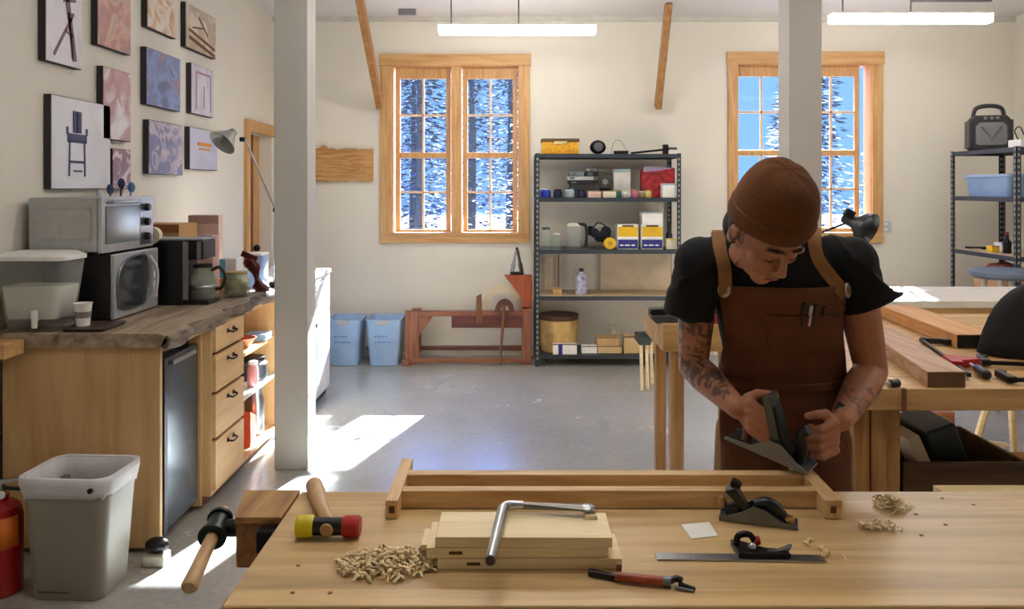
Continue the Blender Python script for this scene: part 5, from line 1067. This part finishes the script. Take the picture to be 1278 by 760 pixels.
mxn = n.new('ShaderNodeMixRGB'); l.new(fac, mxn.inputs[0]); l.new(r1.outputs[0], mxn.inputs[1]); mxn.inputs[2].default_value = rgb((52, 50, 54)); l.new(mxn.outputs[0], b.inputs['Base Color'])
def limb(mb, pts, rs, n_=16):
    mb.tube(pts, rs, n_)
    for p, r in zip(pts, rs): mb.sph(p, r, 12)
HC = V((.573, 1.815, 1.437)); tilt, yaw = math.radians(47), math.radians(17)
Rh = (Matrix.Rotation(yaw, 3, 'Z') @ Matrix.Rotation(-math.radians(3), 3, 'Y'))
hu = Rh @ V((0, -math.sin(tilt), math.cos(tilt))); hf = Rh @ V((0, -math.cos(tilt), -math.sin(tilt))); hx = hf.cross(hu)
RH = Matrix((hx, hf, hu)).transposed()      # columns: right, forward, up
def H(x, f, u): return HC+RH @ V((x, f, u))
mb = MB()
# torso, neck
mb.ell([((.72, 2.13, .84), (.15, 0, 0), (0, .10, 0)), ((.72, 2.13, .95), (.152, 0, 0), (0, .102, 0)), ((.705, 2.12, 1.06), (.125, 0, 0), (0, .085, 0)), ((.675, 2.06, 1.20), (.135, 0, 0), (0, .092, .02)),
        ((.655, 2.01, 1.30), (.150, 0, 0), (0, .09, .03)), ((.645, 1.985, 1.37), (.145, 0, 0), (0, .065, .02)), ((.64, 1.97, 1.41), (.08, 0, 0), (0, .05, .02))])
limb(mb, [(.635, 1.965, 1.39), (.618, 1.92, 1.425), H(0, -.03, -.035)], [.06, .056, .055])
# head
mb.sph(H(0, -.012, .02), (.074, .093, .102), 18, RH)
mb.sph(H(0, .03, -.045), (.056, .058, .066), 14, RH); mb.sph(H(0, .060, -.094), (.026, .022, .018), 12, RH)
for s in (-1, 1):
    mb.sph(H(s*.038, .056, -.026), (.024, .022, .022), 10, RH); mb.sph(H(s*.045, .012, -.075), (.018, .035, .02), 10, RH)
    mb.sph(H(s*.028, .077, .018), (.026, .012, .008), 10, RH); mb.sph(H(s*.029, .073, .0), (.014, .011, .009), 10, RH)
    mb.sph(H(s*.077, -.006, -.012), (.008, .018, .030), 10, RH); mb.sph(H(s*.010, .098, -.036), (.008, .009, .007), 8, RH)
mb.tube([H(0, .083, .012), H(0, .098, -.012), H(0, .106, -.030), H(0, .100, -.040)], [.007, .009, .012, .007], 10)
mb.sph(H(0, .087, -.061), (.022, .008, .005), 10, RH); mb.sph(H(0, .084, -.070), (.019, .008, .006), 10, RH)
# arms
SL, SR = V((.462, 1.975, 1.345)), V((.838, 1.985, 1.345)); EL, ER = V((.470, 2.09, 1.068)), V((.921, 2.06, 1.062))
WL, WR = V((.528, 1.885, 1.013)), V((.775, 1.89, .985))
limb(mb, [SL, SL.lerp(EL, .4), SL.lerp(EL, .75), EL], [.052, .047, .042, .038]); limb(mb, [EL, EL.lerp(WL, .3), EL.lerp(WL, .7), WL], [.038, .041, .032, .025])
limb(mb, [SR, SR.lerp(ER, .4), SR.lerp(ER, .75), ER], [.052, .049, .045, .041]); limb(mb, [ER, ER.lerp(WR, .3), ER.lerp(WR, .7), WR], [.041, .044, .035, .027])
# legs
for s in (-1, 1):
    hx_ = .72+s*.085; limb(mb, [(hx_, 2.13, .86), (hx_+s*.02, 2.14, .48), (hx_+s*.025, 2.20, .09)], [.082, .055, .036]); limb(mb, [(hx_+s*.025, 2.20, .05), (hx_+s*.03, 2.06, .04)], [.035, .028])
# hands
def fist(mb, c, s, tz, W):
    """c = middle of the fist, s = -1 fingers run to the left, +1 to the right"""
    c = V(c)
    mb.ell([(V(W), (.022, 0, 0), (0, .010, .020)), (V(W).lerp(c+V((-s*.020, .012, 0)), .5), (.020, .004, 0), (0, .012, .028)), (c+V((-s*.024, .004, .002)), (.017, .006, 0), (0, .010, .040)), (c+V((-s*.018, -.014, .0)), (.010, .006, 0), (0, .006, .036))], 14)
    for i in range(4):
        z = .031-.0205*i; ln = (1, 1.08, 1.02, .86)[i]; a = c+V((-s*.022, -.014, z)); zt = -tz*(.010)
        p1 = a+V((s*.040*ln, -.016, zt)); p2 = p1+V((s*.016*ln, .018, zt*.5)); p3 = p2+V((-s*.008, .018, 0))
        limb(mb, [a, p1, p2, p3], [.0112, .0104, .0096, .0085], 10)
    th = [c+V((-s*.018, .012, .034)), c+V((-s*.002, -.008, .050)), c+V((s*.022, -.014, .050)), c+V((s*.040, -.006, .044))]
    limb(mb, th, [.014, .012, .0108, .009], 10)
FR = V((.722, 1.862, .958)); FL = V((.572, 1.872, 1.002))
fist(mb, FR, -1, 1, WR); fist(mb, FL, 1, 2.5, WL)
mb.build('body', m_skin, person, remesh=.0034, smooth=4)
# face details
m_hair = mat('dark_hair', (52, 34, 24), .7, noise=(60, .4))
for s in (-1, 1): MB().tube([H(s*.012, .088, .026), H(s*.028, .088, .031), H(s*.046, .076, .026)], [.003, .0045, .002], 8).build('eyebrow', m_hair, person)
MB().tube([H(-.020, .090, -.064), H(-.008, .0955, -.062), H(0, .095, -.064), H(.008, .0955, -.062), H(.020, .090, -.064)], [.001, .003, .0026, .003, .001], 8).build('lips', mat('lip_rose', (160, 92, 80), .5), person)
for s in (-1, 1): MB().tube([H(s*.018, .083, -.004), H(s*.029, .0855, -.008), H(s*.040, .080, -.004)], [.0008, .0018, .0008], 6).build('eyelashes', m_hair, person)
mb = MB(); mb.sph(H(0, -.045, -.03), (.070, .058, .07), 14, RH)
for s in (-1, 1): mb.sph(H(s*.068, -.018, .005), (.013, .03, .03), 10, RH)
mb.build('hair', m_hair, person, remesh=.006, smooth=3)
# knitted cap
m_cap = mat('cap_brown', (104, 58, 20), .9, noise=(50, .15), bump=(200, .25))
def hring(u0, rx, rf, cf, du, lift=0, n_=40, wav=0): 
    return [H(rx*math.cos(a), cf+rf*math.sin(a), u0+du*math.sin(a)+wav*math.sin(7*a+u0*60)) for a in [6.283*i/n_ for i in range(n_)]]
mb = MB(); R_ = []
for k in range(15):
    f = k/14; th = f*1.5; s = math.cos(th)**.62 if k < 14 else .05
    R_.append(hring(.055+.108*math.sin(th), .084*s+.001, .101*s+.001, -.012-.02*f, .028*(1-f), wav=.0014))
mb.loft([hring(.030, .078, .095, -.010, .028)]+R_); mb.build('knit_cap', m_cap, person, sharp=180, smooth=1)
cf_ = MB(); cf_.loft([hring(.020, .077, .094, -.010, .030), hring(.016, .083, .100, -.010, .030), hring(.026, .086, .104, -.010, .03), hring(.054, .088, .106, -.010, .03), hring(.061, .085, .103, -.010, .03), hring(.060, .080, .097, -.010, .03)]); cf_.build('cap_cuff', m_cap, person, sharp=180)
# t-shirt
mb = MB()
TS = [((.71, 2.12, 1.02), (.142, 0, 0), (0, .102, 0)), ((.692, 2.09, 1.12), (.145, 0, 0), (0, .104, .01)), ((.672, 2.045, 1.22), (.156, 0, 0), (0, .108, .025)), ((.655, 2.005, 1.31), (.168, 0, 0), (0, .10, .03)),
      ((.645, 1.985, 1.375), (.168, 0, 0), (0, .078, .025)), ((.635, 1.965, 1.425), (.085, 0, 0), (0, .068, .02)), ((.63, 1.955, 1.44), (.078, 0, 0), (0, .064, .02))]
mb.ell(TS, 28)
mb.ell([(SL+V((.03, 0, .015)), (0, .066, 0), (.02, 0, .060)), (SL+V((-.012, .0, -.01)), (0, .066, 0), (.058, 0, .03)), (V((.445, 1.995, 1.28)), (.060, 0, 0), (0, .064, 0)), (V((.440, 2.015, 1.205)), (.062, 0, -.012), (0, .064, 0))], 20)
for S_, E_ in ((SL, V((.452, 2.01, 1.25))), (SR, V((.868, 2.01, 1.27)))): limb(mb, [S_+V(((.65-S_.x)*.25, 0, .012)), S_, S_.lerp(E_, .5), E_], [.058, .066, .064, .060])
mb.ell([(SR+V((-.03, 0, .018)), (0, .066, 0), (.02, 0, -.060)), (SR+V((.012, 0, -.0)), (0, .068, 0), (.050, 0, -.045)), (V((.888, 1.995, 1.30)), (0, .068, 0), (.062, 0, -.03)), (V((.905, 2.005, 1.248)), (0, .072, 0), (.080, 0, .038))], 20)
mb.build('t_shirt', mat('black_tshirt', (12, 13, 17), .9, bump=(14, .35)), person, remesh=.0055, smooth=5)
# apron
m_bib = mat('apron_canvas', (104, 58, 28), .85, noise=(12, .22), bump=(45, .35)); m_lea = mat('apron_strap', (150, 104, 58), .7, noise=(20, .2))
secs = [(.50, (.735, 2.12), .205, .150), (.70, (.73, 2.12), .200, .148), (.90, (.72, 2.12), .190, .140), (1.00, (.71, 2.115), .172, .126), (1.06, (.705, 2.11), .162, .118), (1.14, (.69, 2.08), .163, .120), (1.22, (.672, 2.045), .168, .126), (1.285, (.660, 2.01), .170, .124), (1.30, (.658, 2.005), .170, .124)]
def apr(z, ang, off=0):
    for (z0, c0, a0, b0), (z1, c1, a1, b1) in zip(secs, secs[1:]):
        if z <= z1 or z1 == secs[-1][0]:
            f = (z-z0)/(z1-z0); f = max(0, min(1.1, f)); cx = c0[0]+(c1[0]-c0[0])*f; cy = c0[1]+(c1[1]-c0[1])*f; a = a0+(a1-a0)*f+off; bb = b0+(b1-b0)*f+off; break
    q = math.radians(ang); w_ = .004*math.sin(q*9+z*14)+.003*math.sin(q*5-z*31) if z < 1.0 else .0022*math.sin(q*6+z*30)
    return V((cx+(a+w_)*math.sin(q), cy-(bb+w_)*math.cos(q), z))
def patch(name, m_, z0, z1, fa, off=0, nz=24, na=36, thick=.003, parent=person):
    mb = MB(); R_ = []
    for i in range(nz+1):
        z = z0+(z1-z0)*i/nz; a0, a1 = fa(z); R_.append([apr(z, a0+(a1-a0)*k/na, off) for k in range(na+1)])
    mb.loft(R_, cap=False, closed=False); return mb.build(name, m_, parent, sharp=180, solid=thick)
def fa(z):
    if z < 1.0: return (-72, 42)
    if z < 1.04: f = (z-1.0)/.04; return (-72-24*f, 42+54*f)
    f = min(1, (z-1.04)/.10); h = 96-(96-66)*f; return (-h, h*.96)
apron = patch('apron', m_bib, .50, 1.295, fa, nz=40, na=48, thick=.004)
patch('chest_pocket', m_bib, 1.12, 1.225, lambda z: (-22, 44), .006, 8, 16, parent=apron)
patch('waist_band', m_bib, 1.025, 1.045, lambda z: (-100, 100), .006, 3, 40, .004, parent=apron)
for s in (-1, 1): patch('lap_pocket', m_bib, .70, .93, lambda z: (8, 38) if s > 0 else (-60, -15), .006, 8, 16, parent=apron)
def strap(pts, w_, nm):
    pts = bez(pts, 6); mb = MB(); R_ = []
    for i, p in enumerate(pts):
        d = (pts[min(i+1, len(pts)-1)]-pts[max(i-1, 0)]).normalized(); sd = V((1, 0, 0)); sd = (sd-d*sd.dot(d)).normalized(); nn = d.cross(sd)
        R_.append([p+sd*w_+nn*.002, p-sd*w_+nn*.002, p-sd*w_-nn*.002, p+sd*w_-nn*.002])
    mb.loft(R_); return mb.build(nm, m_lea, apron, bevel=.001)
gl = apr(1.285, -54, .012); gr = apr(1.285, 50, .012)
strap([gl+V((0, -.003, -.012)), P(904, 335, 1.905), P(898, 308, 1.925), (.510, 1.985, 1.425), (.53, 2.06, 1.38), (.60, 2.15, 1.2)], .016, 'strap')
strap([gr+V((0, -.003, -.012)), P(1022, 325, 1.91), P(1016, 294, 1.925), (.745, 1.985, 1.43), (.74, 2.06, 1.38), (.70, 2.15, 1.2)], .016, 'strap')
for g in (gl, gr):
    nn = V((g.x-.658, -.12, .02)).normalized(); Rg = V((0, 0, 1)).rotation_difference(nn).to_matrix()
    MB().lathe(g+nn*.003, [(.009, 0), (.018, 0), (.0185, .002), (.016, .004), (.010, .003), (.009, 0)], 22, Rg).build('grommet', mat('nickel', (186, 176, 156), .3, .8), apron)
    MB().lathe(g+nn*.003, [(0, 0), (.010, 0), (.010, .001), (0, .001)], 18, Rg).build('grommet_hole', M_black, apron)
# things in the chest pocket
for k, (ang, col, h) in enumerate(((6, (20, 20, 24), .034), (12, (206, 206, 206), .026), (16, (30, 28, 30), .028), (24, (40, 34, 34), .022))):
    p = apr(1.20, ang, .004); q = apr(1.225+h, ang+2, .004); o = MB().tube([p, q], .0045, 8).build('pencil', mat('pen_%d' % k, col, .35)); tag(o, '%s pen in the chest pocket of the apron, %s' % (('black', 'silver', 'dark slim', 'short dark')[k], ('leftmost', 'second from left', 'third from left', 'rightmost')[k]), 'pen', 'pens in the apron pocket')
# trousers and shoes
m_tr2 = mat('tan_canvas_trousers', (158, 122, 78), .9, bump=(16, .35)); mb = MB()
mb.ell([((.72, 2.13, 1.05), (.142, 0, 0), (0, .105, 0)), ((.72, 2.13, .95), (.168, 0, 0), (0, .122, 0)), ((.72, 2.13, .84), (.175, 0, 0), (0, .12, 0))], 26)
for s in (-1, 1):
    hx_ = .72+s*.085; mb.ell([((hx_, 2.13, .90), (.092, 0, 0), (0, .11, 0)), ((hx_+s*.01, 2.13, .70), (.092, 0, 0), (0, .10, 0)), ((hx_+s*.02, 2.14, .46), (.075, 0, 0), (0, .080, 0)), ((hx_+s*.025, 2.18, .12), (.065, 0, 0), (0, .072, 0)), ((hx_+s*.025, 2.19, .07), (.066, 0, 0), (0, .074, 0))], 20)
mb.build('trousers', m_tr2, person, remesh=.008, smooth=4)
for s in (-1, 1):
    x = .72+s*.112; MB().ell([((x, 2.17, .002), (.048, 0, 0), (0, .145, 0)), ((x, 2.17, .03), (.05, 0, 0), (0, .148, 0)), ((x, 2.18, .06), (.047, 0, 0), (0, .125, .0)), ((x, 2.20, .10), (.044, 0, 0), (0, .075, 0)), ((x, 2.21, .14), (.042, 0, 0), (0, .06, 0))], 20).build('shoe', mat('brown_boot', (74, 50, 34), .6), person)
MB().tube([WR+V((.01, .012, .003))-V((.012, -.012, -.004)), WR+V((.012, .014, .004))], .031, 20).build('wristband', M_black, person)
# the plane in the hands
A = V((.545, 1.905, .932)); B = V((.672, 1.800, .897)); ux = (B-A).normalized(); uz = V((.05, -.15, 1)); uz = (uz-ux*uz.dot(ux)).normalized(); uy = uz.cross(ux)
T_ = TR(*A) @ Matrix((ux, uy, uz)).transposed().to_4x4(); L = (B-A).length
t = thing('jack_plane', 'grey metal hand plane held in both hands at the far corner of the frame', 'hand plane', A)
prof = [(-.03, 0), (L, 0), (L, .006), (L*.85, .016), (L*.62, .042), (L*.45, .044), (L*.2, .014), (-.03, .008)]
MB(T_).prism([(x, -.034, z) for x, z in prof], (0, .004, 0)).prism([(x, .030, z) for x, z in prof], (0, .004, 0)).box(-.03, L, -.032, .032, 0, .005).build('plane_body', mat('grey_cast', (128, 136, 142), .3, .7), t, bevel=.001)
MB(T_).hexa([(.085, -.024, .010), (.112, -.024, .006), (.112, .024, .006), (.085, .024, .010)], [(.036, -.026, .135), (.052, -.026, .142), (.052, .026, .142), (.036, .026, .135)]).build('blade', mat('blade_grey', (92, 100, 104), .3, .8), t, bevel=.002)
MB(T_).hexa([(.104, -.018, .012), (.128, -.016, .008), (.128, .016, .008), (.104, .018, .012)], [(.060, -.016, .112), (.070, -.016, .118), (.070, .016, .118), (.060, .016, .112)]).build('lever_cap', mat('cap_iron_dark', (52, 60, 62), .35, .6), t, bevel=.003)
MB(T_).lathe((.01, 0, .005), [(0, 0), (.012, 0), (.010, .018), (.016, .034), (.012, .046), (0, .049)], 16).build('front_knob', M_brown, t)
MB(T_).tube(bez([(.136, 0, .004), (.140, 0, .04), (.132, 0, .07), (.145, 0, .088)], 5), [.012]*16, 12).build('tote', M_black, t)
